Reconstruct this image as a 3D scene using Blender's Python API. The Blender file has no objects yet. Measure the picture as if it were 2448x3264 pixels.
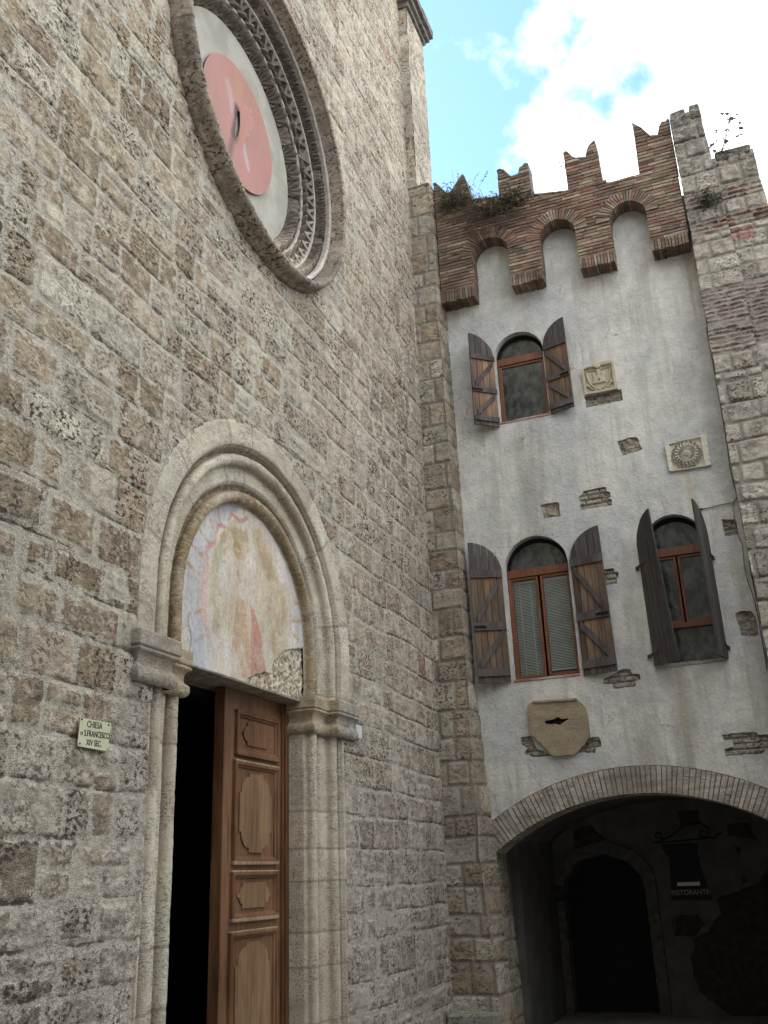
import bpy, math, random
import numpy as np
from mathutils import Vector, Matrix
from mathutils.geometry import tessellate_polygon

R = math.radians
scene = bpy.context.scene
# ------------------------------------------------------------------ camera
cam_d = bpy.data.cameras.new('camera')
cam = bpy.data.objects.new('camera', cam_d)
scene.collection.objects.link(cam)
cam_d.sensor_fit = 'VERTICAL'
cam_d.sensor_height = 24.0
cam_d.lens = 24.0 * 3066.9 / 3264.0
cam_d.clip_start = 0.05
cam_d.clip_end = 500
CM = [[0.92905, 0.36821, -0.03603], [-0.16233, 0.3182, -0.93402], [-0.33245, 0.8736, 0.35539]]
CAM = Vector((4.0, 0.0, 1.6))
rot = Matrix(((CM[0][0], -CM[1][0], -CM[2][0]), (CM[0][1], -CM[1][1], -CM[2][1]), (CM[0][2], -CM[1][2], -CM[2][2])))
cam.matrix_world = Matrix.Translation(CAM) @ rot.to_4x4()
scene.camera = cam
# ------------------------------------------------------------------ render look
scene.view_settings.view_transform = 'Standard'
scene.view_settings.look = 'None'
scene.view_settings.exposure = 2.36
scene.view_settings.gamma = 1.0
# ------------------------------------------------------------------ world: sky with broken cloud
SUN_EL, SUN_AZ = R(46), R(-78)          # azimuth from +Y towards +X: the sun stands behind the church, over its shoulder
world = bpy.data.worlds.new("World")
scene.world = world
world.use_nodes = True
wt = world.node_tree
wt.nodes.clear()
def wn(t, **k):
    n = wt.nodes.new(t)
    for a, b in k.items(): setattr(n, a, b)
    return n
sky = wn('ShaderNodeTexSky', sky_type='NISHITA', sun_disc=False)
sky.sun_elevation = SUN_EL
sky.sun_rotation = SUN_AZ
sky.air_density = 1.0; sky.dust_density = 0.6; sky.ozone_density = 2.0
bg1 = wn('ShaderNodeBackground'); bg1.inputs[1].default_value = 0.085
bg2 = wn('ShaderNodeBackground'); bg2.inputs[0].default_value = (0.96, 0.985, 1.0, 1); bg2.inputs[1].default_value = 0.60
tc = wn('ShaderNodeTexCoord')
nz = wn('ShaderNodeTexNoise'); nz.inputs['Scale'].default_value = 5.0; nz.inputs['Detail'].default_value = 9; nz.inputs['Roughness'].default_value = 0.55
dotn = wn('ShaderNodeVectorMath', operation='DOT_PRODUCT')
dotn.inputs[1].default_value = (0.80, 0.34, -0.16)
mp = wn('ShaderNodeMath', operation='MULTIPLY_ADD'); mp.inputs[1].default_value = 0.66; mp.inputs[2].default_value = -0.33
ad = wn('ShaderNodeMath', operation='ADD')
rmp = wn('ShaderNodeMapRange'); rmp.interpolation_type = 'SMOOTHSTEP'
rmp.inputs['From Min'].default_value = -0.015; rmp.inputs['From Max'].default_value = 0.075
sub = wn('ShaderNodeMath', operation='SUBTRACT'); sub.inputs[1].default_value = 0.019
mixw = wn('ShaderNodeMixShader'); wo = wn('ShaderNodeOutputWorld')
L = wt.links.new
L(tc.outputs['Generated'], nz.inputs['Vector']); L(tc.outputs['Generated'], dotn.inputs[0])
L(nz.outputs['Fac'], mp.inputs[0]); L(dotn.outputs['Value'], sub.inputs[0]); L(sub.outputs[0], ad.inputs[0]); L(mp.outputs[0], ad.inputs[1])
dot2 = wn('ShaderNodeVectorMath', operation='DOT_PRODUCT'); dot2.inputs[1].default_value = (0.25, -0.9, 0.1)  # out-of-view cloud bank added behind the viewer to whiten the light
L(tc.outputs['Generated'], dot2.inputs[0])
ad2 = wn('ShaderNodeMath', operation='ADD'); L(dot2.outputs['Value'], ad2.inputs[0]); L(mp.outputs[0], ad2.inputs[1])
mx2 = wn('ShaderNodeMath', operation='MAXIMUM'); L(ad.outputs[0], mx2.inputs[0]); L(ad2.outputs[0], mx2.inputs[1])
L(mx2.outputs[0], rmp.inputs['Value'])
tnt = wn('ShaderNodeMix', data_type='RGBA', blend_type='MULTIPLY'); tnt.inputs[0].default_value = 1.0; tnt.inputs[7].default_value = (.90, 1.03, 1.0, 1)
L(sky.outputs[0], tnt.inputs[6]); L(tnt.outputs[2], bg1.inputs[0]); L(rmp.outputs[0], mixw.inputs[0]); L(bg1.outputs[0], mixw.inputs[1]); L(bg2.outputs[0], mixw.inputs[2])
L(mixw.outputs[0], wo.inputs[0])
# ------------------------------------------------------------------ sun (behind the church: nothing in view stands in it)
sd = bpy.data.lights.new('sun', 'SUN'); sd.energy = 1.2; sd.angle = R(10); sd.color = (1.0, 0.95, 0.88)
so = bpy.data.objects.new('sun', sd); scene.collection.objects.link(so)
sdir = Vector((math.sin(SUN_AZ) * math.cos(SUN_EL), math.cos(SUN_AZ) * math.cos(SUN_EL), math.sin(SUN_EL)))
so.rotation_euler = sdir.to_track_quat('Z', 'Y').to_euler()
so.location = (0, 0, 40)

# ================================================================== helpers
rng = np.random.default_rng(7)
random.seed(7)
def link(o, parent=None):
    scene.collection.objects.link(o)
    if parent is not None: o.parent = parent
    return o
def empty(name, loc=(0, 0, 0)):
    o = bpy.data.objects.new(name, None); o.empty_display_size = .2
    scene.collection.objects.link(o); o.location = loc
    return o
def tag(o, label, cat=None, group=None, kind=None):
    if label: o['label'] = label
    if cat: o['category'] = cat
    if group: o['group'] = group
    if kind: o['kind'] = kind
    return o
def grp(o, parent):
    """parent keeping world coordinates"""
    o.parent = parent
    o.matrix_parent_inverse = Matrix.Translation(-Vector(parent.location))
    return o
def mesh_obj(name, V, F, mat, parent=None, col=None, mort=None, smooth=False):
    me = bpy.data.meshes.new(name)
    V = np.asarray(V, dtype=np.float32).reshape(-1, 3)
    if isinstance(F, np.ndarray) and F.ndim == 2:
        n = F.shape[1]
        me.vertices.add(len(V)); me.vertices.foreach_set('co', V.ravel())
        me.loops.add(F.size); me.loops.foreach_set('vertex_index', F.astype(np.int32).ravel())
        me.polygons.add(len(F)); me.polygons.foreach_set('loop_start', np.arange(0, F.size, n, dtype=np.int32))
        me.polygons.foreach_set('loop_total', np.full(len(F), n, dtype=np.int32))
        me.update(calc_edges=True)
    else:
        me.from_pydata([tuple(v) for v in V], [], [tuple(int(i) for i in f) for f in F]); me.update()
    if col is not None:
        cc = np.asarray(col, np.float32); cc = cc.reshape(-1, cc.shape[-1])
        c = np.full((len(V), 4), .5, np.float32); c[:, :cc.shape[1]] = cc
        a = me.attributes.new('Col', 'FLOAT_COLOR', 'POINT'); a.data.foreach_set('color', c.ravel())
    if mort is not None:
        a = me.attributes.new('M', 'FLOAT', 'POINT'); a.data.foreach_set('value', np.asarray(mort, np.float32).ravel())
    me.polygons.foreach_set('use_smooth', np.full(len(me.polygons), bool(smooth), dtype=bool))
    me.materials.append(mat)
    o = bpy.data.objects.new(name, me)
    scene.collection.objects.link(o)
    if parent is not None: grp(o, parent)
    return o

# ---- numpy noise
def _h(ix, iy, s):
    n = (ix.astype(np.int64) * 374761393 + iy.astype(np.int64) * 668265263 + s * 974634777) & 0x7fffffff
    n = (n ^ (n >> 13)) * 1274126177 & 0x7fffffff
    n = n ^ (n >> 16)
    return (n & 0xffff) / 32767.5 - 1.0
def vn(x, y, s=0):
    x0 = np.floor(x); y0 = np.floor(y); fx = x - x0; fy = y - y0
    fx = fx * fx * (3 - 2 * fx); fy = fy * fy * (3 - 2 * fy)
    a = _h(x0, y0, s); b = _h(x0 + 1, y0, s); c = _h(x0, y0 + 1, s); d = _h(x0 + 1, y0 + 1, s)
    return (a * (1 - fx) + b * fx) * (1 - fy) + (c * (1 - fx) + d * fx) * fy
def fbm(x, y, o=4, s=0, g=.5):
    r = 0; a = 1; t = 0
    for i in range(o):
        r = r + a * vn(x * 2 ** i + 13.7 * i, y * 2 ** i + 7.1 * i, s + i); t += a; a *= g
    return r / t
def sstep(a, b, x):
    t = np.clip((x - a) / (b - a), 0, 1); return t * t * (3 - 2 * t)

# ---- masonry: courses and joints evaluated on a grid
def masonry(U, V, u0, u1, v0, v1, hr, wr, seed, gap=.010, bev=.02, warp=.012, split=.12, rows=None, rnd=.02):
    g = np.random.default_rng(seed)
    Uw = U + warp * fbm(U * 1.1, V * 1.1, 2, seed) + .35 * warp * fbm(U * 7, V * 7, 3, seed + 5)
    Vw = V + warp * 1.3 * fbm(U * .9 + 9, V * .9, 2, seed + 9) + .35 * warp * fbm(U * 6 + 3, V * 8, 3, seed + 11)
    vb = [v0 - .3]
    if rows is None:
        while vb[-1] < v1 + .3: vb.append(vb[-1] + g.uniform(*hr))
        kinds = [None] * len(vb)
    else:
        kinds = []
        vb = [rows[0][0]]
        for (a, b, w, k) in rows:
            vb.append(b); kinds.append((w, k))
        kinds.append(kinds[-1])
    vb = np.array(vb)
    ri = np.clip(np.searchsorted(vb, Vw) - 1, 0, len(vb) - 2)
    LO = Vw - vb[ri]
    E = np.zeros(U.shape); S = np.zeros(U.shape, np.int64); K = np.zeros(U.shape, np.int64)
    off = 0
    for r in range(len(vb) - 1):
        m = ri == r
        w = wr if kinds[r] is None else kinds[r][0]
        js = [u0 - .5 - g.uniform(0, w[1])]
        while js[-1] < u1 + .5: js.append(js[-1] + g.uniform(*w))
        js = np.array(js); n = len(js)
        sp = g.random(n) < split
        if kinds[r] is not None and kinds[r][1] == 1: sp[:] = False
        if m.any():
            uu = Uw[m]; vv = Vw[m]
            k = np.clip(np.searchsorted(js, uu) - 1, 0, n - 2)
            du = np.minimum(uu - js[k], js[k + 1] - uu)
            vm = vb[r] + (vb[r + 1] - vb[r]) * (.35 + .3 * ((k * 37 % 10) / 10))
            dv = np.minimum(vv - vb[r], vb[r + 1] - vv)
            s_ = sp[k]
            dv = np.where(s_, np.minimum(dv, np.abs(vv - vm)), dv)
            e = np.where((du < rnd) & (dv < rnd), rnd - np.hypot(rnd - du, rnd - dv), np.minimum(du, dv))
            E[m] = e; S[m] = off + 2 * k + (s_ & (vv > vm)); K[m] = 0 if kinds[r] is None else kinds[r][1]
        off += 2 * n + 2
    T = g.random((off + 10, 6))
    RR = T[S]
    gw = gap * (.55 + .9 * (vn(U * 2.3, V * 2.3, seed + 31) * .5 + .5)) * (1 + (2.4 * sstep(-.05, .5, fbm(U * .8, V * .8, 3, seed + 33)) if rnd > .045 else 0))
    up = sstep(gw, gw + bev, E)
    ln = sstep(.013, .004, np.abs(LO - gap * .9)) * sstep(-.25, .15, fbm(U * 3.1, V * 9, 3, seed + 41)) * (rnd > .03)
    return up, RR, S, K, ln
PAL_W = np.array([(.41, .34, .245), (.43, .36, .275), (.49, .45, .355), (.32, .255, .175), (.54, .505, .41), (.39, .33, .24), (.45, .385, .295), (.45, .41, .325), (.35, .28, .20), (.49, .435, .345)])
PAL_G = np.array([(.38, .355, .30), (.33, .305, .255), (.43, .40, .34), (.27, .25, .21), (.36, .32, .255), (.40, .365, .30)])
PAL_P = np.array([(.60, .55, .44), (.56, .51, .405), (.62, .58, .48), (.53, .485, .39)])
PAL_B = np.array([(.225, .135, .10), (.20, .12, .09), (.24, .165, .125), (.28, .22, .165), (.145, .10, .08), (.29, .235, .18), (.20, .15, .115)])
PAL_BP = np.array([(.44, .405, .345), (.42, .38, .325), (.46, .425, .37), (.40, .365, .31), (.41, .36, .305)])
def pick(pal, r, r2, var=.16):
    c = pal[np.minimum((r * len(pal)).astype(int), len(pal) - 1)]
    return c * (1 + var * (r2[..., None] * 2 - 1))

def grid_mesh(name, P, mask, mat, parent, col, mort, smooth=True):
    """P (nv,nu,3), mask (nv-1,nu-1) faces kept"""
    nv, nu = P.shape[:2]
    idx = np.arange(nv * nu).reshape(nv, nu)
    F = np.stack([idx[:-1, :-1], idx[:-1, 1:], idx[1:, 1:], idx[1:, :-1]], -1)
    F = F[mask] if mask is not None else F.reshape(-1, 4)
    used = np.zeros(nv * nu, bool); used[F.ravel()] = True
    re = np.cumsum(used) - 1
    F = re[F]
    return mesh_obj(name, P.reshape(-1, 3)[used], F, mat, parent,
                    None if col is None else np.asarray(col).reshape(-1, np.shape(col)[-1])[used],
                    None if mort is None else np.asarray(mort).ravel()[used], smooth)

def stone_face(name, o, ud, vd, nd, u0, u1, v0, v1, res, mat, parent, seed, hr=(.2, .34), wr=(.25, .6), relief=.02, rough=.006,
               pal=PAL_W, keep=None, rows=None, gap=.010, bev=.02, warp=.012, split=.12, shape=None, ubound=None, colf=None, pals=None, tilt=.008, rnd=.02, axes=None):
    """a masonry surface on the plane o + u*ud + v*vd, outward nd. ubound(v)->(ua,ub) squeezes the sides."""
    nu = int((u1 - u0) / res) + 2; nv = int((v1 - v0) / res) + 2
    us = np.linspace(u0, u1, nu); vs = np.linspace(v0, v1, nv)
    if axes is not None: us, vs = axes; nv = len(vs)
    U, V = np.meshgrid(us, vs)
    if ubound is not None:
        a, b = ubound(vs)
        a = np.asarray(a) * np.ones(nv); b = np.asarray(b) * np.ones(nv)
        U = a[:, None] + (U - u0) / (u1 - u0) * (b - a)[:, None]
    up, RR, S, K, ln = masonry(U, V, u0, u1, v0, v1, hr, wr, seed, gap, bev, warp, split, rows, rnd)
    H = up * relief * (.5 + .5 * RR[..., 0]) + up * rough * fbm(U * 14, V * 14, 3, seed + 3) + up * tilt * ((RR[..., 1] - .5) * 2) * .6 \
        + (1 - up) * .003 * fbm(U * 9, V * 9, 2, seed + 4) - .006 * ln
    if shape is not None: H = H + shape(U, V)
    C = pick(pal, RR[..., 2], RR[..., 3])
    if pals is not None:
        for kk, pp in pals.items():
            m = K == kk; C[m] = pick(pp, RR[..., 2], RR[..., 3])[m]
    if colf is not None: C = colf(U, V, C, RR, up)
    C = C * (1 - .62 * ln[..., None]); up = np.maximum(up, ln)  # shadow line under each course, painted dark into the stone colour
    C = np.concatenate([C, RR[..., 5:6]], -1)
    o = np.array(o); ud = np.array(ud, float); vd = np.array(vd, float); nd = np.array(nd, float)
    P = o + U[..., None] * ud + V[..., None] * vd + H[..., None] * nd
    mask = None
    if keep is not None:
        Uc = (U[:-1, :-1] + U[1:, 1:]) / 2; Vc = (V[:-1, :-1] + V[1:, 1:]) / 2
        mask = keep(Uc, Vc)
    if np.dot(np.cross(ud, vd), nd) < 0:
        P = P[:, ::-1]; C = C[:, ::-1]; up = up[:, ::-1]
        if mask is not None: mask = mask[:, ::-1]
    return grid_mesh(name, P, mask, mat, parent, C, 1 - up)

def poly_prism(name, pts, y0, y1, mat, parent=None, holes=(), axis='Y', col=None, bevel=0):
    """extrude a 2D outline (with holes) between two planes. axis Y: pts are (x,z); axis X: pts are (y,z)"""
    loops = [list(pts)] + [list(h) for h in holes]
    tess = tessellate_polygon([[Vector((p[0], p[1], 0)) for p in l] for l in loops])
    flat = [p for l in loops for p in l]
    n = len(flat)
    def P(p, d): return (p[0], d, p[1]) if axis == 'Y' else (d, p[0], p[1])
    V = [P(p, y0) for p in flat] + [P(p, y1) for p in flat]
    F = []
    for t in tess:
        F.append(tuple(t)); F.append(tuple(i + n for i in reversed(t)))
    s = 0
    for l in loops:
        m = len(l)
        for i in range(m):
            a, b = s + i, s + (i + 1) % m
            F.append((a, b, b + n, a + n))
        s += m
    me = bpy.data.meshes.new(name); me.from_pydata(V, [], F); me.update()
    import bmesh
    bm = bmesh.new(); bm.from_mesh(me); bmesh.ops.recalc_face_normals(bm, faces=bm.faces)
    bm.to_mesh(me); bm.free()
    if col is not None:
        c = np.ones((len(V), 4), np.float32); c[:, :3] = col
        a = me.attributes.new('Col', 'FLOAT_COLOR', 'POINT'); a.data.foreach_set('color', c.ravel())
    me.materials.append(mat)
    o = bpy.data.objects.new(name, me); scene.collection.objects.link(o)
    if parent is not None: grp(o, parent)
    if bevel:
        b = o.modifiers.new('b', 'BEVEL'); b.width = bevel; b.segments = 2; b.limit_method = 'ANGLE'; b.angle_limit = R(40)
    return o

class BB:
    """batch of hexahedra in one mesh, one colour each"""
    def __init__(s): s.V = []; s.C = []
    def hexa(s, c8, col): s.V.append(np.array(c8, float)); s.C.append(col)
    def box(s, x0, x1, y0, y1, z0, z1, col=(.5, .5, .5), jit=0):
        c = np.array([(x0, y0, z0), (x1, y0, z0), (x1, y1, z0), (x0, y1, z0), (x0, y0, z1), (x1, y0, z1), (x1, y1, z1), (x0, y1, z1)], float)
        if jit: c += rng.uniform(-jit, jit, c.shape)
        s.hexa(c, col)
    def quadprism(s, q, d0, d1, col, axis='Y', jit=0):
        """q: 4 2D points, extruded d0..d1"""
        f = (lambda p, d: (p[0], d, p[1])) if axis == 'Y' else (lambda p, d: (d, p[0], p[1]))
        c = np.array([f(p, d0) for p in q] + [f(p, d1) for p in q], float)
        if jit: c += rng.uniform(-jit, jit, c.shape)
        s.hexa(c, col)
    def build(s, name, mat, parent=None, bevel=0):
        n = len(s.V); V = np.concatenate(s.V); C = np.repeat(np.array(s.C), 8, 0)
        q = np.array([(0, 3, 2, 1), (4, 5, 6, 7), (0, 1, 5, 4), (1, 2, 6, 5), (2, 3, 7, 6), (3, 0, 4, 7)])
        Fs = []
        for i, v in enumerate(s.V):
            cen = v.mean(0); f0 = v[q[0]]; nn = np.cross(f0[1] - f0[0], f0[2] - f0[0])
            qq = q if np.dot(nn, f0.mean(0) - cen) > 0 else q[:, ::-1]
            Fs.append(qq + 8 * i)
        o = mesh_obj(name, V, np.concatenate(Fs), mat, parent, C)
        if bevel:
            b = o.modifiers.new('b', 'BEVEL'); b.width = bevel; b.segments = 1
        return o

def tube(name, pts, r, mat, parent=None, n=8):
    pts = [Vector(p) for p in pts]; rs = r if isinstance(r, (list, tuple)) else [r] * len(pts)
    V = []; F = []
    up = Vector((0, 0, 1))
    for i, p in enumerate(pts):
        t = (pts[min(i + 1, len(pts) - 1)] - pts[max(i - 1, 0)]).normalized()
        a = t.cross(up)
        if a.length < .05: a = t.cross(Vector((1, 0, 0)))
        a.normalize(); b = t.cross(a)
        for k in range(n):
            th = 2 * math.pi * k / n
            V.append(p + (a * math.cos(th) + b * math.sin(th)) * rs[i])
    for i in range(len(pts) - 1):
        for k in range(n):
            F.append((i * n + k, i * n + (k + 1) % n, (i + 1) * n + (k + 1) % n, (i + 1) * n + k))
    F.append(tuple(range(n - 1, -1, -1))); F.append(tuple((len(pts) - 1) * n + k for k in range(n)))
    return mesh_obj(name, V, F, mat, parent, smooth=True)
def join_into(name, objs, parent=None):
    """merge helper meshes into one object"""
    import bmesh
    bm = bmesh.new()
    for o in objs:
        me = o.data; bm.from_mesh(me)
    m = objs[0].data.materials[0]
    me2 = bpy.data.meshes.new(name); bm.to_mesh(me2); bm.free(); me2.materials.append(m)
    for o in objs:
        d = o.data; bpy.data.objects.remove(o); bpy.data.meshes.remove(d)
    o = bpy.data.objects.new(name, me2); scene.collection.objects.link(o)
    if parent is not None: grp(o, parent)
    return o
def arc(cx, cz, r, a0, a1, n): return [(cx + r * math.cos(R(a0 + (a1 - a0) * i / n)), cz + r * math.sin(R(a0 + (a1 - a0) * i / n))) for i in range(n + 1)]

# ================================================================== materials
class NB:
    def __init__(s, name):
        s.m = bpy.data.materials.new(name); s.m.use_nodes = True; s.t = s.m.node_tree; s.t.nodes.clear()
        s.out = s.n('ShaderNodeOutputMaterial'); s.b = s.n('ShaderNodeBsdfPrincipled')
        s.l(s.b.outputs[0], s.out.inputs[0]); s.tc = s.n('ShaderNodeTexCoord')
    def n(s, t, **k):
        x = s.t.nodes.new(t)
        for a, b in k.items(): setattr(x, a, b)
        return x
    def l(s, a, b): s.t.links.new(a, b)
    def noise(s, scale, detail=4, rough=.55, stretch=None, src=None, dist=0):
        x = s.n('ShaderNodeTexNoise'); x.inputs['Scale'].default_value = scale; x.inputs['Detail'].default_value = detail
        x.inputs['Roughness'].default_value = rough; x.inputs['Distortion'].default_value = dist
        v = src or s.tc.outputs['Object']
        if stretch:
            mp = s.n('ShaderNodeMapping'); mp.inputs['Scale'].default_value = stretch; s.l(v, mp.inputs[0]); v = mp.outputs[0]
        s.l(v, x.inputs['Vector']); return x.outputs['Fac']
    def rng(s, v, a, b, c=0, d=1, smooth=True):
        x = s.n('ShaderNodeMapRange')
        if smooth: x.interpolation_type = 'SMOOTHSTEP'
        s.l(v, x.inputs['Value'])
        for i, k in zip(('From Min', 'From Max', 'To Min', 'To Max'), (a, b, c, d)): x.inputs[i].default_value = k
        return x.outputs[0]
    def attr(s, name): 
        x = s.n('ShaderNodeAttribute'); x.attribute_name = name; return x
    def mix(s, f, a, b, mode='MIX'):
        x = s.n('ShaderNodeMix', data_type='RGBA', blend_type=mode)
        for i, v in ((0, f), (6, a), (7, b)):
            if isinstance(v, (int, float)): x.inputs[i].default_value = v
            elif isinstance(v, tuple): x.inputs[i].default_value = (*v[:3], 1)
            else: s.l(v, x.inputs[i])
        return x.outputs[2]
    def math(s, op, a, b=None, c=None):
        x = s.n('ShaderNodeMath', operation=op)
        for i, v in enumerate((a, b, c)):
            if v is None: continue
            if isinstance(v, (int, float)): x.inputs[i].default_value = v
            else: s.l(v, x.inputs[i])
        return x.outputs[0]
    def gray(s, f, k0, k1):
        """fac -> grey multiplier colour"""
        v = s.rng(f, 0, 1, k0, k1, False)
        x = s.n('ShaderNodeCombineColor'); [s.l(v, x.inputs[i]) for i in range(3)]
        return x.outputs[0]
    def bump(s, h, strength=.5, dist=.01, prev=None):
        x = s.n('ShaderNodeBump'); x.inputs['Strength'].default_value = strength; x.inputs['Distance'].default_value = dist
        s.l(h, x.inputs['Height'])
        if prev is not None: s.l(prev, x.inputs['Normal'])
        return x.outputs[0]
    def done(s, col=None, rough=.9, normal=None, **k):
        if col is not None:
            if isinstance(col, tuple): s.b.inputs['Base Color'].default_value = (*col, 1)
            else: s.l(col, s.b.inputs['Base Color'])
        if isinstance(rough, (int, float)): s.b.inputs['Roughness'].default_value = rough
        else: s.l(rough, s.b.inputs['Roughness'])
        if normal is not None: s.l(normal, s.b.inputs['Normal'])
        for a, v in k.items(): s.b.inputs[a].default_value = v
        return s.m

def m_stone(name, mortar=(.50, .47, .395), pit=.92, pitscale=25, stain=.35, stainc=(.13, .12, .105), bumpd=.014, stretch=(1, 1, 1.6), smear=.12, spec=.2, crust=.55, crustc=(.56, .53, .46), ragged=1.35, var=.30):
    b = NB(name)
    ca = b.attr('Col'); c = ca.outputs['Color']; PD = ca.outputs['Alpha']; M = b.attr('M').outputs['Fac']
    n1 = b.noise(5.5, 7, .7, stretch); n2 = b.noise(pitscale, 4, .6, stretch); n3 = b.noise(.55, 5, .6); n4 = b.noise(85, 3, .65, stretch); n5 = b.noise(11, 7, .72, stretch)
    c = b.mix(1.0, c, b.gray(b.rng(n1, .34, .66), 1 - var, 1 + var), 'MULTIPLY')
    c = b.mix(b.math('MULTIPLY', b.rng(n5, .49, .62, 0, crust), b.rng(PD, 0, 1, 1.25, .35, False)), c, crustc)                     # pale crust
    dm = b.mix(1.0, mortar, b.gray(b.rng(n5, .35, .65), .80, 1.14), 'MULTIPLY')
    mo = b.math('ADD', M, b.math('MULTIPLY', b.math('SUBTRACT', n5, .5), 2.6 * ragged))
    mo = b.math('ADD', mo, b.math('MULTIPLY', b.math('SUBTRACT', n1, .5), smear * 14))
    mf = b.rng(mo, .32, .72)
    c = b.mix(mf, c, dm)
    pits = b.rng(n2, .52, .575)
    fine = b.rng(n4, .50, .62)
    pf = b.math('MULTIPLY', pits, b.rng(b.noise(2.9, 4, .65), .38, .58, .22, 1))
    pf = b.math('MULTIPLY', pf, b.math('SUBTRACT', 1.0, b.math('MULTIPLY', mf, .55)))
    pf2 = b.math('MULTIPLY', b.math('MAXIMUM', pf, b.math('MULTIPLY', fine, .5)), b.rng(PD, 0, 1, .6, 1.4, False))
    c = b.mix(b.math('MULTIPLY', pf2, pit), c, (.068, .050, .036))
    st = b.math('MULTIPLY', b.rng(n3, .50, .68), b.rng(n5, .38, .60, .3, 1))
    c = b.mix(b.math('MULTIPLY', st, stain), c, stainc)
    h = b.math('SUBTRACT', b.math('MULTIPLY', n1, .5), b.math('MULTIPLY', pf2, 1.1))
    h = b.math('ADD', h, b.math('MULTIPLY', n5, 1.0))
    return b.done(c, .93, b.bump(h, .75, bumpd), **{'Specular IOR Level': spec})
M_wall = m_stone('travertine_masonry')
M_grey = m_stone('grey_stone_masonry', mortar=(.30, .28, .24), pit=.8, stain=.5, crust=.45, crustc=(.40, .375, .32))
M_pier = m_stone('pale_pier_masonry', mortar=(.33, .31, .27), pit=.8, stain=.25, crust=.6, crustc=(.52, .495, .43))
M_pale = m_stone('pale_dressed_stone', pit=.5, pitscale=34, stain=.45, stainc=(.30, .225, .15), stretch=(1, 1, 2.0), mortar=(.40, .36, .30), smear=.0, crust=.5, crustc=(.68, .64, .56), ragged=.15, var=.11, bumpd=.008)
M_rim = m_stone('weathered_grey_rim_stone', pit=.9, pitscale=26, stain=.5, mortar=(.3, .28, .24), smear=0, crust=.3, crustc=(.40, .37, .31), ragged=.1)
M_brick = m_stone('old_brick', pit=.35, pitscale=45, stain=.55, stainc=(.07, .06, .05), mortar=(.26, .22, .18), stretch=(.5, .5, 2), smear=0, bumpd=.006, crust=.12, ragged=0)

def m_plaster():
    b = NB('weathered_white_plaster')
    n1 = b.noise(.8, 7, .65); n2 = b.noise(2.6, 8, .7, (1, 1, .5)); n3 = b.noise(20, 6, .65); n4 = b.noise(.6, 4, .6, (1.8, 1, .22)); n6 = b.noise(55, 3, .6); n7 = b.noise(6, 6, .7)
    c = b.mix(b.rng(n1, .40, .60), (.455, .458, .458), (.56, .55, .51))
    c = b.mix(b.rng(n2, .47, .68, 0, .6), c, (.36, .355, .345))
    c = b.mix(b.rng(n4, .52, .66, 0, .5), c, (.24, .225, .195))
    c = b.mix(b.rng(b.noise(1.9, 5, .7, (1.3, 1, .14)), .56, .68, 0, .6), c, (.40, .35, .255))
    c = b.mix(1.0, c, b.gray(b.rng(n7, .35, .65), .90, 1.07), 'MULTIPLY')
    sp = b.rng(b.noise(9, 8, .78, (1, 1, .5)), .60, .68, 0, .5)
    c = b.mix(sp, c, (.19, .18, .16))
    vor = b.n('ShaderNodeTexVoronoi', feature='DISTANCE_TO_EDGE'); vor.inputs['Scale'].default_value = .75
    wv = b.n('ShaderNodeVectorMath', operation='ADD'); nn_ = b.n('ShaderNodeTexNoise'); nn_.inputs['Scale'].default_value = 2.5; nn_.inputs['Detail'].default_value = 6
    b.l(b.tc.outputs['Object'], nn_.inputs['Vector']); b.l(b.tc.outputs['Object'], wv.inputs[0]); b.l(nn_.outputs['Color'], wv.inputs[1]); b.l(wv.outputs[0], vor.inputs['Vector'])
    crk = b.math('MULTIPLY', b.rng(vor.outputs['Distance'], .0, .007, 1, 0), b.rng(b.noise(1.1, 2, .5), .50, .56, 0, .7))
    c = b.mix(crk, c, (.14, .13, .12))
    drip = b.math('MULTIPLY', b.rng(b.noise(7, 5, .6, (1, 1, .05)), .50, .62), b.rng(n1, .42, .6, 0, .45))
    c = b.mix(drip, c, (.29, .275, .245))
    h = b.math('ADD', b.math('MULTIPLY', n3, .5), b.math('ADD', b.math('MULTIPLY', n2, 1.4), b.math('MULTIPLY', n7, .8)))
    return b.done(c, .92, b.bump(h, .8, .03), **{'Specular IOR Level': .2})
M_plaster = m_plaster()
def m_simple(name, c1, c2, scale=6, rough=.85, bump=.3, bd=.005, stretch=None, detail=5, spec=.3, metal=0):
    b = NB(name); n = b.noise(scale, detail, .6, stretch)
    return b.done(b.mix(b.rng(n, .35, .65), c1, c2), rough, b.bump(n, bump, bd), **{'Specular IOR Level': spec, 'Metallic': metal})
def m_wood(name, dark, light, attr=True, rough=.8, spec=.2, grain=(1, 1, .08), gs=40, hue=None):
    b = NB(name); g = b.noise(gs, 6, .7, grain); w = b.noise(3, 4, .6, (1, 1, .3))
    if attr:
        c = b.attr('Col').outputs['Color']
    else:
        c = b.mix(b.rng(w, .35, .65), dark, light)
    c = b.mix(1.0, c, b.gray(b.rng(g, .3, .7), .62, 1.25), 'MULTIPLY')
    return b.done(c, rough, b.bump(g, .5, .004), **{'Specular IOR Level': spec})
M_shut = m_wood('weathered_shutter_planks', None, None)
M_shutbar = m_wood('grey_shutter_battens', (.060, .052, .052), (.115, .098, .095), attr=False)
M_frame = m_wood('brown_window_frame', (.13, .045, .022), (.17, .062, .03), attr=False, rough=.45, spec=.4)
M_door = m_wood('varnished_door_wood', (.115, .052, .024), (.185, .092, .045), attr=False, rough=.5, spec=.35, gs=26)
M_panel = m_wood('worn_door_panel_wood', (.175, .100, .050), (.24, .148, .078), attr=False, rough=.6, spec=.3, gs=22)
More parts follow.
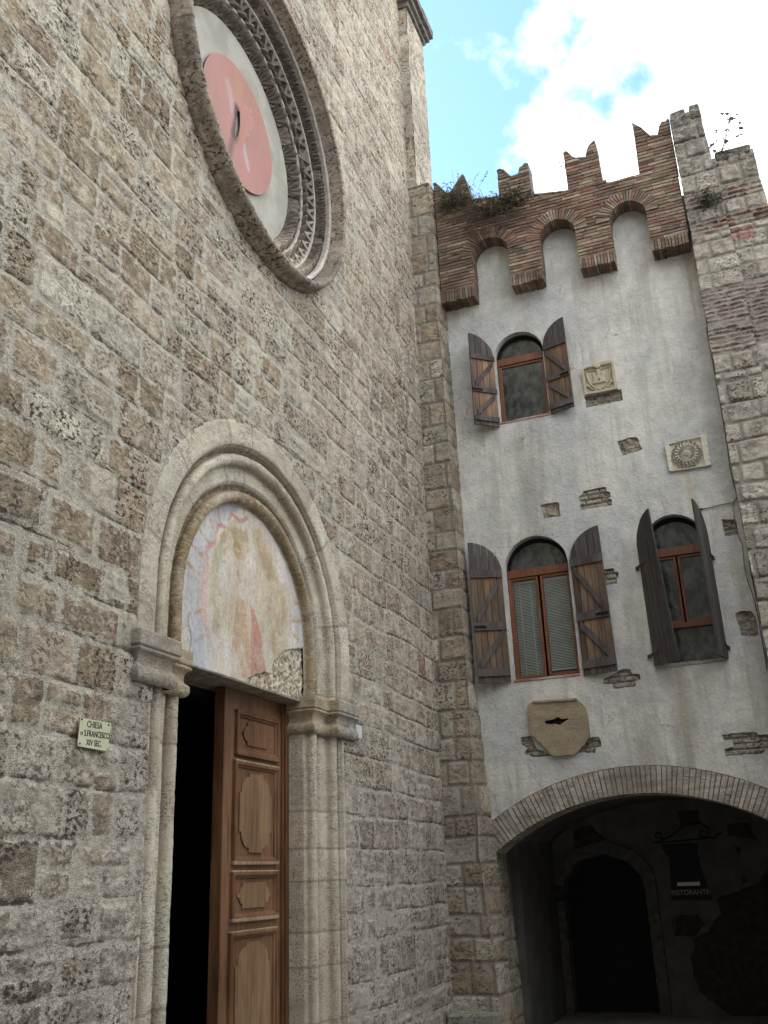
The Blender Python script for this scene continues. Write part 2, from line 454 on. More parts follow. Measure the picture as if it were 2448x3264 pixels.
M_sillwood = m_wood('worn_pale_door_moulding', (.25, .16, .10), (.34, .25, .17), attr=False, rough=.7, gs=30)
M_iron = m_simple('rusty_iron', (.045, .028, .022), (.09, .045, .03), 30, .8)
M_black = m_simple('black_iron', (.006, .006, .007), (.012, .012, .013), 30, .7, spec=.15)
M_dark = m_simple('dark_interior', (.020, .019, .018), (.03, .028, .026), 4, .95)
def m_glass(name, clear):
    b = NB(name); n = b.noise(1.4, 3, .5); nb = b.bump(n, .02, .002)
    m = b.done(b.mix(b.rng(b.noise(9, 6, .7, (1, 1, .6)), .38, .64), (.020, .024, .023), (.075, .082, .075)), .10, nb, **{'Specular IOR Level': .6, 'IOR': 1.5})  # mottled base colour imitates a reflection in the panes
    if clear:
        tr = b.n('ShaderNodeBsdfTransparent'); tr.inputs[0].default_value = (.88, .90, .89, 1); gl = b.n('ShaderNodeBsdfGlossy'); gl.inputs['Roughness'].default_value = .05; b.l(nb, gl.inputs['Normal'])
        fr = b.n('ShaderNodeLayerWeight'); fr.inputs[0].default_value = .5; mx = b.n('ShaderNodeMixShader'); b.l(b.math('MULTIPLY_ADD', b.math('POWER', fr.outputs['Facing'], 3), .5, .04), mx.inputs[0]); b.l(tr.outputs[0], mx.inputs[1]); b.l(gl.outputs[0], mx.inputs[2]); b.l(mx.outputs[0], b.out.inputs[0])
    return m
M_glass = m_glass('dull_window_glass', False)
M_clear = m_glass('clear_window_glass', True)
M_blind = m_simple('grey_blind', (.42, .44, .43), (.50, .52, .51), 8, .6)
M_sill = m_simple('pinkish_sill_brick', (.36, .22, .17), (.42, .30, .24), 18, .9)
M_ivory = m_simple('carved_pale_stone', (.50, .475, .40), (.56, .535, .46), 22, .9, .2, .003)
M_ivory2 = m_simple('yellowed_carved_stone', (.37, .33, .245), (.43, .385, .29), 12, .9, .2, .003)
M_discgrey = m_simple('grey_rendered_disc', (.27, .262, .225), (.36, .35, .31), 2.2, .9, .3, .01)
def m_leafband():
    b = NB('carved_travertine_ornament'); c = b.attr('Col').outputs['Color']; n = b.noise(18, 5, .65); n2 = b.noise(60, 4, .6)
    c = b.mix(1.0, c, b.gray(b.rng(n, .3, .7), .75, 1.2), 'MULTIPLY')
    return b.done(c, .93, b.bump(n2, .5, .006), **{'Specular IOR Level': .15})
M_leafband = m_leafband()
def m_col(name, rough=.9, bumpd=.004, ns=40, k0=.85, k1=1.12):
    b = NB(name); c = b.attr('Col').outputs['Color']; n = b.noise(ns, 5, .6)
    return b.done(b.mix(1.0, c, b.gray(b.rng(n, .3, .7), k0, k1), 'MULTIPLY'), rough, b.bump(n, .4, bumpd), **{'Specular IOR Level': .2})
M_fresco = m_col('faded_fresco')
M_leaf = m_col('weed_leaves', .8, .001, 20, .7, 1.3)
M_twig = m_simple('twig', (.09, .06, .04), (.14, .10, .07), 30)
M_ground = m_simple('stone_paving', (.20, .19, .175), (.28, .265, .24), 3, .9, .4, .02)
M_cable = m_simple('grey_cable', (.10, .10, .105), (.14, .14, .14), 20)
M_plate = m_simple('cream_enamel_plate', (.48, .49, .33), (.56, .55, .38), 9, .45, .1, .002)
M_ink = m_simple('black_lettering', (.012, .012, .012), (.02, .02, .02), 10, .5)
M_white = m_simple('white_plastic', (.5, .5, .49), (.58, .58, .57), 10, .5)
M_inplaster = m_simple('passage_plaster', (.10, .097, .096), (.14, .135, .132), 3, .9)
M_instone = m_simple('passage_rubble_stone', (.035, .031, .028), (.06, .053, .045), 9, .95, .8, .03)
M_letter = m_simple('sign_lettering', (.15, .13, .13), (.20, .17, .17), 20)
M_strip = m_simple('pale_sign_strip', (.40, .40, .38), (.46, .46, .44), 20)
M_tiles = m_simple('lichen_brick_coping', (.10, .095, .06), (.20, .17, .13), 14, .95, .7, .01)

# ================================================================== ground
gp = mesh_obj('ground', [(-60, -60, -.4), (60, -60, -.4), (60, 60, -.4), (-60, 60, -.4)], [(0, 1, 2, 3)], M_ground)
tag(gp, 'stone paved ground in front of the church and castle', kind='structure')

# ================================================================== CHURCH
church = empty('church', (0, 7.4, -.4))
tag(church, 'travertine church front with round rose window, arched portal and faded fresco', 'church')
PY, PZ = 7.40, 3.71          # portal arch centre
RY, RZ = 7.36, 9.43          # rose centre
def keep_front(U, V):
    r = np.hypot(U - PY, V - PZ)
    hole = ((V < 3.26) & (np.abs(U - PY) < 1.665)) | ((V >= 3.26) & (V < PZ) & (np.abs(U - PY) < 1.86)) | ((V >= PZ) & (r < 1.86))
    rose = np.hypot(U - RY, V - RZ) < 1.89
    return ~(hole | rose)
def wall_col(U, V, C, RR, up):
    # paler, tighter and pinker towards the corner, greyer at the foot, browner at the upper left
    pinkz = (sstep(7.5, 10.5, U) * .55)[..., None]
    C = C * (1 - pinkz) + pinkz * (np.array([.475, .41, .335]) * (1 + .22 * (RR[..., 4:5] - .5)))
    low = (sstep(3.4, .8, V + .5 * vn(U * .7, V * .7, 3)) * .6)[..., None]
    C = C * (1 - low) + low * (C.mean(-1, keepdims=True) * np.array([1.0, .96, .86]) * .95)
    near = ((np.abs(U - PY) < 2.0 + .25 * (RR[..., 4] - .5)) & (V < 3.3)).astype(float)[..., None] * .7
    C = C * (1 - near) + near * (np.array([.52, .48, .41]) * (1 + .2 * (RR[..., 5:6] - .5)))
    rub = rubble(U, V)[..., None]
    C = C * (1 - .5 * rub) + .5 * rub * np.array([.27, .225, .165]) * (1 + .8 * fbm(U * 9, V * 9, 3, 88)[..., None])
    red = ((RR[..., 4] > .996) & (RR[..., 1] > .4))[..., None]
    C = np.where(red, np.array([.40, .26, .20]), C)
    return C
def rubble(U, V):
    d = np.maximum(np.abs(U - 10.9 - .3 * fbm(U, V * 2, 2, 5)) / 1.0, np.abs(V - 7.0 - (U - 10.9) * .15) / 1.0)
    return sstep(1.05, .8, d + .25 * fbm(U * 2, V * 2, 3, 77))
def wall_shape(U, V):
    rough = sstep(8.0, 5.0, U) * sstep(2.5, 6, V)
    s = .010 * rough * fbm(U * 5, V * 6, 3, 21) + .022 * rubble(U, V) * fbm(U * 8, V * 11, 4, 22) - .012 * rubble(U, V)
    return s + .012 * fbm(U * .5, V * .5, 2, 23)
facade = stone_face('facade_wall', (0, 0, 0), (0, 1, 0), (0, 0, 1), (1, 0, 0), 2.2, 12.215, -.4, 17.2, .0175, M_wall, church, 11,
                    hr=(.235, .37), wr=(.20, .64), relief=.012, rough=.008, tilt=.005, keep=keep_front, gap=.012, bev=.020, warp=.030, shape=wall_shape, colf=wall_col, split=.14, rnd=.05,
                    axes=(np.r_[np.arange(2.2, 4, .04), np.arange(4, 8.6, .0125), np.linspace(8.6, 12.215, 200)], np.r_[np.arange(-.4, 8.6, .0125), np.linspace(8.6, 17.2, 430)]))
stone_face('brick_infill', (.012, 0, 0), (0, 1, 0), (0, 0, 1), (1, 0, 0), 7.2, 8.71, 10.6, 17.2, .014, M_wall, church, 12, hr=(.065, .085), wr=(.2, .34), relief=.014, gap=.006, bev=.012,
           pal=np.array([(.44, .40, .33), (.40, .34, .27), (.46, .43, .36), (.42, .31, .25)]), keep=lambda U, V: np.hypot(U - RY, V - RZ) > 1.99, rnd=.01, split=0)
# ---- corner pilaster: narrow face towards the viewer, long face up to the end of the front
pil = stone_face('corner_pilaster', (0, 12.2, 0), (1, 0, 0), (0, 0, 1), (0, -1, 0), -.04, .14, 12.03, 16.0, .016, M_wall, church, 31, hr=(.22, .34), wr=(.3, .5), relief=.012, pal=PAL_W, gap=.008)
stone_face('pilaster_flank', (.14, 0, 0), (0, 1, 0), (0, 0, 1), (1, 0, 0), 12.2, 13.08, 11.0, 16.0, .02, M_wall, church, 32, hr=(.2, .3), wr=(.25, .5), relief=.012, colf=wall_col, gap=.008)
cor = BB()
for (z0, z1, e) in ((16.0, 16.10, .05), (16.10, 16.22, .11), (16.22, 16.40, .17)):
    y = 12.2 - e
    while y < 13.08 + e:
        y2 = min(y + rng.uniform(.25, .4), 13.08 + e)
        cor.box(-.1, .14 + e, y, y2 - .004, z0 + .001, z1, (.17, .16, .14), .006); y = y2
cor.build('cornice', M_rim, church, .01)
bk = BB()
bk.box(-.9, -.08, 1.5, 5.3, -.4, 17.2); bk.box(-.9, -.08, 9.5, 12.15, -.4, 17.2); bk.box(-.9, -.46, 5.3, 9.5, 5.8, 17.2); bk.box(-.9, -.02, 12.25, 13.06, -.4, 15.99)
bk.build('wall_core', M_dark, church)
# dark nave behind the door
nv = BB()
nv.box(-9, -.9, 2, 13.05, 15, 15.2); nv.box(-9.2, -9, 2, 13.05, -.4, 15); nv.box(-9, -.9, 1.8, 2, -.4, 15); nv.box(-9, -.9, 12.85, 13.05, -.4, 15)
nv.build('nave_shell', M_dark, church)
# ---- portal: moulded arch and jambs swept around the opening
def resample(prof, step):
    out = []
    for (a, b), (c, d) in zip(prof[:-1], prof[1:]):
        n = max(1, int(math.hypot(c - a, d - b) / step))
        for i in range(n): out.append((a + (c - a) * i / n, b + (d - b) * i / n))
    out.append(prof[-1]); return np.array(out)
def tor(cr, cx, rad, a0, a1, n=9): return [(cr + rad * math.cos(R(a0 + (a1 - a0) * i / n)), cx + rad * math.sin(R(a0 + (a1 - a0) * i / n))) for i in range(n + 1)]
prof_core = [(1.668, .012), (1.655, .004), (1.652, -.016), (1.640, -.022), (1.632, -.06), (1.612, -.088), (1.59, -.098)] + tor(1.533, -.058, .052, -40, 200, 12) + \
            [(1.470, -.092), (1.452, -.094), (1.345, -.094), (1.338, -.106), (1.325, -.110), (1.315, -.135), (1.295, -.155), (1.265, -.165)] + tor(1.208, -.125, .052, -35, 205, 12) + [(1.150, -.160), (1.135, -.168)]
prof_arch = [(1.885, -.03), (1.885, .010), (1.86, .018)] + [(1.70, .016)] + prof_core
prof_jamb = [(1.70, -.03), (1.69, .008)] + prof_core + [(1.132, -.17), (1.130, -.20), (1.130, -.36)]
def sweep(name, prof, stations, seed, pal, ochre=False):
    """stations: list of (kind, value, s): kind 'a' angle deg on the arch, 'l'/'r' height z on a jamb; s = running length"""
    Pf = resample(prof, .012); nr = len(Pf); ns = len(stations)
    r = Pf[:, 0][None, :]; x = Pf[:, 1][None, :]
    s = np.array([q[2] for q in stations])[:, None]
    Y = np.zeros((ns, nr)); Z = np.zeros((ns, nr))
    er = .005 * fbm(s * 6 + 0 * r, r * 14 + 0 * s, 4, seed) + .004 * fbm(s * 25, r * 25, 3, seed + 1)
    ex = .006 * fbm(s * 5 + 40, r * 9, 4, seed + 2) + .003 * fbm(s * 22, r * 30, 3, seed + 3)
    g = np.random.default_rng(seed)
    js = [s.min() - .1]
    while js[-1] < s.max() + .3: js.append(js[-1] + g.uniform(.26, .46))
    js = np.array(js)
    sj = s + 0 * r; k = np.clip(np.searchsorted(js, sj) - 1, 0, len(js) - 2)
    e = np.minimum(sj - js[k], js[k + 1] - sj)
    zone = (r < 1.66).astype(int) + (r < 1.46) + 0 * k
    t = g.random((len(js) + 2, 4, 3)); T = t[k, zone]
    M = 1 - sstep(.003, .012, e)
    C = pick(pal, T[..., 0], T[..., 1], .12)
    if ochre:
        o = (sstep(1.34, 1.26, r) * sstep(1.13, 1.16, r) * (.65 + .5 * fbm(s * 2, r * 9, 3, 9)))
        o = np.clip(o, 0, 1)[..., None]
        C = C * (1 - o) + o * np.array([.29, .195, .09])
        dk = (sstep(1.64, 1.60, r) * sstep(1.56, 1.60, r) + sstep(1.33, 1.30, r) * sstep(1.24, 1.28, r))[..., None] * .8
        C = C * (1 - dk) + dk * np.array([.17, .125, .08])  # shadow of the hollows beside the rolls, painted in as dark brown
    xx = x + ex - M * .006; rr = r + er
    for i, (kd, v, _) in enumerate(stations):
        if kd == 'a':
            Y[i] = PY - rr[i] * math.cos(R(v)); Z[i] = PZ + rr[i] * math.sin(R(v))
        else:
            Y[i] = PY + (-1 if kd == 'l' else 1) * rr[i]; Z[i] = v
    P = np.stack([xx + 0 * Y, Y, Z], -1)
    return grid_mesh(name, P[::-1], None, M_pale, church, C[::-1], M[::-1])
st = []
s = 0
for z in np.arange(3.24, PZ, .024): st.append(('l', z, s)); s += .024
for a in np.arange(0, 180.1, 1): st.append(('a', a, s)); s += R(1) * 1.5
for z in np.arange(PZ - .02, 3.24, -.024): st.append(('r', z, s)); s += .024
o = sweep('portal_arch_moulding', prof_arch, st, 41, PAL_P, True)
o['label'] = 'round arch of pale voussoirs with two roll mouldings'
def jamb(side, seed):
    zs = np.arange(-.42, 3.04, .024)
    st = [(side, z, float(z)) for z in (zs if side == 'l' else zs[::-1])]
    return sweep('portal_jamb', prof_jamb, st, seed, PAL_P)
jamb('l', 43); jamb('r', 44)
# ---- capitals
def capital(sg, seed):
    plan = [(1.89, -.05), (1.89, .035), (1.47, .035), (1.46, -.075), (1.14, -.075), (1.13, -.36)]
    vert = [(0.0, 2.93), (.018, 2.935), (.034, 2.955), (.040, 2.985), (.036, 3.015), (.018, 3.035), (.006, 3.045), (.002, 3.07), (.006, 3.10), (.022, 3.128), (.045, 3.143), (.048, 3.150), (.048, 3.160), (.041, 3.162), (.041, 3.172), (.052, 3.175), (.052, 3.285), (.0, 3.29), (-.10, 3.30)]
    pts = []
    for (a, b), (c, d) in zip(plan[:-1], plan[1:]):
        n = max(1, int(math.hypot(c - a, d - b) / .02))
        for i in range(n): pts.append((a + (c - a) * i / n, b + (d - b) * i / n))
    pts.append(plan[-1]); pts = np.array(pts)
    tg = np.gradient(pts, axis=0); nrm = np.stack([-tg[:, 1], tg[:, 0]], -1); nrm /= np.linalg.norm(nrm, axis=1)[:, None] + 1e-9
    # mitred offset: outward for this plan (material at smaller x): choose sign so that front faces +x
    if nrm[len(pts) // 4, 1] < 0: nrm = -nrm
    vv = resample([(a, b) for a, b in vert], .012)
    # exact mitre by offsetting corners
    def off(d):
        q = []
        for i, (r_, x_) in enumerate(plan):
            q.append([r_, x_])
        q = np.array(q)
        sgn = [(+1, 0), (+1, +1), (-1 * -1, +1), (-1 * -1, 0), (0, 0), (0, 0)]
        q[0] += (d, 0); q[1] += (d, d); q[2] += (-d, d); q[3] += (-d, d); q[4] += (-d, d); q[5] += (-d, 0)
        return q
    rows = []
    base_len = [max(1, int(math.hypot(c - a, d - b) / .018)) for (a, b), (c, d) in zip(plan[:-1], plan[1:])]
    for d, z in vv:
        q = off(d); line = []
        for i in range(5):
            for k in range(base_len[i]): line.append(q[i] + (q[i + 1] - q[i]) * k / base_len[i])
        line.append(q[5]); rows.append(np.c_[np.array(line), np.full(len(line), z)])
    A = np.array(rows)
    n1 = fbm(A[..., 0] * 30, A[..., 2] * 30 + A[..., 1] * 20, 3, seed)
    Yv = PY + sg * (A[..., 0] + .004 * n1); Xv = A[..., 1] + .005 * n1; Zv = A[..., 2] + .003 * n1
    P = np.stack([Xv, Yv, Zv], -1)
    out = sstep(1.42, 1.5, A[..., 0])[..., None]
    C = out * np.array([.36, .345, .30]) + (1 - out) * np.array([.44, .36, .25])
    C = C * (1 + .25 * fbm(A[..., 0] * 8, A[..., 2] * 8, 3, seed + 1)[..., None])
    if sg > 0: P = P[:, ::-1]; C = C[:, ::-1]
    return grid_mesh('capital', P[:, ::-1], None, M_pale, church, C[:, ::-1], np.zeros(P.shape[:2]))
capital(-1, 51); capital(1, 52)

# ---- tympanum with the fresco
def seg_d(U, V, p, q):
    p = np.array(p); q = np.array(q); d = q - p; t = np.clip(((U - p[0]) * d[0] + (V - p[1]) * d[1]) / (d @ d + 1e-9), 0, 1)
    return np.hypot(U - p[0] - t * d[0], V - p[1] - t * d[1]), t
def line_d(U, V, pts):
    r = np.full(U.shape, 9.)
    for a, b in zip(pts[:-1], pts[1:]): r = np.minimum(r, seg_d(U, V, a, b)[0])
    return r
def in_poly(U, V, pts):
    c = np.zeros(U.shape, bool); n = len(pts)
    for i in range(n):
        x1, y1 = pts[i]; x2, y2 = pts[(i + 1) % n]
        cond = ((y1 > V) != (y2 > V)) & (U < (x2 - x1) * (V - y1) / (y2 - y1 + 1e-12) + x1)
        c ^= cond
    return c
def tympanum():
    res = .009
    us = np.arange(PY - 1.17, PY + 1.17, res); vs = np.arange(3.245, PZ + 1.17, res)
    U, V = np.meshgrid(us, vs)
    wU = U + .012 * fbm(U * 9, V * 9, 3, 61); wV = V + .012 * fbm(U * 9, V * 9, 3, 62)
    blot = lambda sc, sd: fbm(U * sc, V * sc * .6, 4, sd) * .5 + .5
    C = np.ones(U.shape + (3,)) * np.array([.52, .45, .36])
    def put(mask, col, a=1.0):
        nonlocal C
        m = np.clip(mask * a, 0, 1)[..., None]; C = C * (1 - m) + m * np.array(col)
    put(sstep(.45, .75, blot(2.2, 63)), (.40, .32, .215), .8)
    put(sstep(.5, .8, blot(3.1, 64)), (.58, .56, .54), .8)
    # figures: a mandorla of rays and pale draperies, all faded
    ex = (wU - 7.50) / .86; ez = (wV - 3.75) / 1.12
    md = np.hypot(ex, ez)
    leftside = sstep(7.6, 7.2, U)
    put(sstep(.97, 1.01, md), (.40, .405, .43), .85)
    put(sstep(.97, 1.01, md) * sstep(.45, .7, blot(6, 65)), (.50, .51, .53), .7)
    put(sstep(4.55, 4.75, V) * sstep(.97, 1.0, md), (.26, .245, .30), .7)
    put(sstep(.93, .96, md) * sstep(1.02, .97, md), (.58, .54, .52), .9 )
    for a, b in [((6.559, 4.413), (6.706, 4.325)), ((6.455, 4.231), (6.635, 4.188)), ((6.384, 4.055), (6.575, 4.015)), ((6.719, 4.546), (6.780, 4.475)), ((6.853, 4.70), (6.873, 4.598)),
                 ((6.455, 3.647), (6.639, 3.711)), ((8.547, 4.036), (8.302, 4.006)), ((8.42, 4.208), (8.34, 4.192)), ((8.454, 3.828), (8.312, 3.869)), ((6.56, 3.44), (6.70, 3.53)), ((7.30, 4.86), (7.30, 4.80))]:
        d, t = seg_d(wU, wV, a, b); put(sstep(.020, .010, d - .004) * (blot(20, 66) > .35), (.38, .23, .10), .72)
    for pl in ([(7.025, 4.648), (7.08, 4.72), (7.14, 4.715), (7.219, 4.690), (7.29, 4.73), (7.364, 4.781)], [(6.978, 4.553), (6.90, 4.555), (6.85, 4.53), (6.814, 4.458), (6.810, 4.357), (6.74, 4.32), (6.693, 4.276), (6.683, 4.176), (6.703, 4.094)]):
        put(sstep(.030, .012, line_d(wU, wV, pl)), (.46, .22, .20), .85)
    put(sstep(.07, .02, line_d(wU, wV, [(6.703, 4.094), (6.656, 3.95), (6.656, 3.82), (6.681, 3.658), (6.718, 3.54)])), (.52, .36, .31), .8)
    put(sstep(.10, .03, line_d(wU, wV, [(6.91, 4.34), (6.856, 4.271), (6.83, 4.129), (6.821, 3.994), (6.843, 3.868), (6.866, 3.743), (6.872, 3.615)])), (.36, .345, .235), .85)
    hl = line_d(wU, wV, [(6.95, 4.44), (7.048, 4.524), (7.205, 4.565), (7.332, 4.58)])
    put(sstep(.07, .04, hl), (.34, .26, .14), .8)
    put(sstep(.09, .05, np.hypot((wU - 7.19), (wV - 4.42) * .8)), (.31, .20, .06), .9)
    put(sstep(.035, .015, line_d(wU, wV, [(6.99, 4.32), (7.02, 4.36), (7.08, 4.33)])), (.42, .24, .13), .8)
    put(sstep(.03, .012, line_d(wU, wV, [(7.22, 4.20), (7.25, 4.13)])), (.40, .22, .13), .8)
    put(sstep(.10, .05, np.hypot((wU - 7.08), (wV - 4.28) * .8)), (.60, .52, .48), .7)
    put(sstep(.13, .04, line_d(wU, wV, [(7.44, 4.35), (7.46, 4.05)])), (.62, .58, .56), .8)
    og = in_poly(wU, wV, [(7.20, 3.99), (7.352, 3.966), (7.42, 3.7), (7.478, 3.32), (7.11, 3.2), (7.14, 3.6)])
    put(og * sstep(.1, .6, blot(7, 97)), (.46, .30, .19), .8)
    rd = in_poly(wU, wV, [(7.43, 3.98), (7.50, 3.93), (7.594, 3.83), (7.70, 3.60), (7.76, 3.36), (7.72, 3.24), (7.48, 3.24), (7.44, 3.557), (7.49, 3.757)])
    put(rd * sstep(.1, .55, blot(7, 96)), (.46, .20, .17), .85)
    put(sstep(.10, .03, np.hypot((wU - 7.60), (wV - 3.45) * .7)), (.25, .13, .12), .5)
    put(sstep(.09, .02, line_d(wU, wV, [(8.088, 4.277), (8.131, 4.087), (8.089, 3.88)])), (.38, .37, .25), .6)
    put(sstep(.16, .04, line_d(wU, wV, [(7.58, 4.65), (7.80, 4.40), (8.0, 4.2)])), (.40, .30, .19), .85)
    put(sstep(.2, .05, line_d(wU, wV, [(8.05, 4.05), (7.95, 3.7)])), (.36, .27, .165), .8)
    put(sstep(7.0, 6.6, wU) * sstep(3.75, 3.4, wV), (.38, .42, .50), .6)
    gz = in_poly(wU, wV, [(6.2, 3.62), (6.43, 3.56), (6.477, 3.50), (6.50, 3.372), (6.40, 3.2), (6.2, 3.2)])
    put(gz * 1.0, (.42, .415, .375), .9)
    C = C * .96 + .04 * np.array([.56, .50, .41]); put(sstep(.50, .72, blot(9, 90)), (.60, .55, .47), .35); put(sstep(.55, .75, blot(4, 91)), (.44, .35, .24), .4)
    # flaking and pits of the paint
    sp = (fbm(U * 28, V * 22, 3, 67) > .42); put(sp * 1.0, (.60, .56, .49), .35)
    sp = (fbm(U * 34, V * 26, 3, 68) > .52); put(sp * 1.0, (.28, .21, .15), .45)
    C *= (1 + .16 * fbm(U * 5, V * 2.5, 4, 69) + .10 * fbm(U * 40, V * 8, 2, 70))[..., None]
    # bare rubble where the plaster fell
    wU2 = U + .03 * fbm(U * 12, V * 12, 3, 71); wV2 = V + .03 * fbm(U * 12, V * 12, 3, 72)
    dm = in_poly(wU2, wV2, [(8.8, 3.84), (8.50, 3.76), (8.344, 3.736), (8.090, 3.648), (7.929, 3.522), (7.84, 3.40), (7.70, 3.395), (7.58, 3.35), (7.426, 3.290), (7.3, 3.1), (8.8, 3.1)])
    edge = in_poly(wU2, wV2 + .008, [(8.8, 3.84), (8.50, 3.76), (8.344, 3.736), (8.090, 3.648), (7.929, 3.522), (7.84, 3.40), (7.70, 3.395), (7.58, 3.35), (7.426, 3.290), (7.3, 3.1), (8.8, 3.1)])
    n = fbm(U * 38, V * 38, 4, 73)
    Cd = np.ones(C.shape) * np.array([.42, .375, .29]) * (1 + 1.3 * np.clip(n, -.5, .35))[..., None]
    C = np.where(dm[..., None], Cd, C)
    H = -.165 + .003 * fbm(U * 4, V * 4, 3, 74) - np.where(dm, .026 - .016 * n, 0)
    ck = line_d(wU, wV, [(6.43, 3.62), (6.46, 3.52), (6.50, 3.44), (6.48, 3.36), (6.42, 3.30)]); H -= .008 * sstep(.008, .003, ck); put(sstep(.008, .003, ck), (.1, .09, .08), .8)
    P = np.stack([H, U, V], -1)
    keep = lambda a, b: (np.hypot(a - PY, b - PZ) < 1.16) | ((b < PZ) & (np.abs(a - PY) < 1.16))
    mask = keep((U[:-1, :-1] + U[1:, 1:]) / 2, (V[:-1, :-1] + V[1:, 1:]) / 2)
    o = grid_mesh('tympanum_fresco', P, mask, M_fresco, church, C, None)
    o['label'] = 'faded fresco of pale, red and blue patches with plaster broken away at the lower right'
tympanum()
poly_prism('lintel', [(PY - 1.16, 3.25)] + [(a, b) for a, b in [(PY - 1.16, PZ)] + arc(PY, PZ, 1.16, 180, 0, 24) + [(PY + 1.16, PZ), (PY + 1.16, 3.25)]], -.60, -.225, m_simple('lintel_stone', (.20, .17, .13), (.30, .26, .2), 12, .95, .6, .01), church, axis='X')
bx = BB(); bx.box(-.60, -.169, PY - 1.16, PY + 1.16, 3.232, 3.249, (.3, .26, .2)); bx.build('lintel_edge', M_pale, church)
bx = BB(); bx.box(-.9, -.21, 5.3, PY - 1.14, -.4, 3.2); bx.box(-.9, -.37, PY + 1.14, 9.5, -.4, 3.2); bx.box(-.9, -.61, 5.3, 9.5, 3.2, 5.8); bx.box(-.6, -.21, 5.3, PY - 1.18, 3.2, 5.8); bx.box(-.6, -.21, PY + 1.18, 9.5, 3.2, 5.8); bx.box(-.6, -.21, PY - 1.18, PY + 1.18, 4.95, 5.8)
bx.build('portal_core', M_dark, church)

# ---- right leaf of the wooden door with its frame
door = empty('door', (-.33, 7.95, -.4)); door['label'] = 'closed right half of the carved brown wooden door'
grp(door, church)
DX = -.36
b = BB()
b.box(DX - .10, DX - .01, 7.375, 8.45, -.4, 3.23); o = b.build('door_leaf', M_door, door)
b = BB()
b.box(DX - .10, DX + .035, 8.47, 8.535, -.4, 3.225); b.box(DX - .10, DX + .015, 8.445, 8.47, -.4, 3.225)
b.box(DX - .10, DX + .008, 7.36, 7.385, -.4, 3.22)
b.build('door_frame', M_door, door, .006)
def moulding(y0, y1, z0, z1, w=.055):
    """picture-frame moulding with a stepped section; lower and upper rails catch the light"""
    prof = [(0, .0), (0, .030), (.012, .040), (.026, .038), (.034, .022), (.046, .018), (w, .0)]
    V = []; F = []
    for d, h in prof:
        V += [(DX - .012 + h, y0 + d, z0 + d), (DX - .012 + h, y1 - d, z0 + d), (DX - .012 + h, y1 - d, z1 - d), (DX - .012 + h, y0 + d, z1 - d)]
    n = len(prof)
    for i in range(n - 1):
        for k in range(4):
            F.append((i * 4 + k, i * 4 + (k + 1) % 4, (i + 1) * 4 + (k + 1) % 4, (i + 1) * 4 + k))
    return mesh_obj('panel_moulding', V, F, M_door, door)
def raised(y0, y1, z0, z1, cut, notch=.055, x=0.016):
    """raised field with scooped corners"""
    pts = []
    for (cy, cz, a0, sy, sz) in ((y0, z0, 0, 1, 1), (y1, z0, 0, -1, 1), (y1, z1, 0, -1, -1), (y0, z1, 0, 1, -1)):
        arcp = []
        for i in range(9):
            t = R(90 * i / 8)
            # convex quarter between two small notches
            arcp.append((cy + sy * (notch + (cut - notch) * (1 - math.cos(t) * 1.0)) if False else cy + sy * (notch * .6 + (cut - notch * .6) * (1 - math.sin(R(90) - t))), cz + sz * (notch * .6 + (cut - notch * .6) * (1 - math.sin(t)))))
        c = [(cy, cz + sz * cut), (cy + sy * notch * .6, cz + sz * cut)] + arcp[1:-1] + [(cy + sy * cut, cz + sz * notch * .6), (cy + sy * cut, cz)]
        if (sy, sz) in ((-1, 1), (1, -1)): c = c[::-1]
        pts += c
    o = poly_prism('raised_panel', pts, DX - .012, DX - .012 + x, M_panel, door, axis='X', bevel=.004)
    return o
PAN = [(7.565, 8.355, 2.675, 3.045, .10), (7.545, 8.350, 1.765, 2.605, .17), (7.53, 8.345, 1.315, 1.69, .09), (7.52, 8.34, .18, 1.22, .17)]
for (y0, y1, z0, z1, cut) in PAN:
    moulding(y0, y1, z0, z1)
    o = raised(y0 + .11, y1 - .11, z0 + .085, z1 - .085, cut)
    if z1 > 3: o.data.materials[0] = M_door
    for q in ((.030, z0 - .018, z0 + .016), (.026, z1 - .006, z1 + .014)):
        bb = BB(); bb.box(DX - .012, DX + q[0], y0 - .005, y1 + .005, q[1], q[2], (.3, .2, .13), .003)
        bb.build('moulding_ledge', M_sillwood if z1 < 3 else M_door, door, .006)
# pale stone screen with little arches, dim inside the nave
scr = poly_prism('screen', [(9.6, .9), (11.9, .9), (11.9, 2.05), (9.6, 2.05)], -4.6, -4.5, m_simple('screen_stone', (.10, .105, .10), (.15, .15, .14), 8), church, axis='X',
           holes=[[(9.85 + k * .52, 1.1), (10.2 + k * .52, 1.1)] + arc(10.025 + k * .52, 1.55, .175, 0, 180, 10) for k in range(4)])
scr['label'] = 'dim stone screen with small arches inside the open doorway'

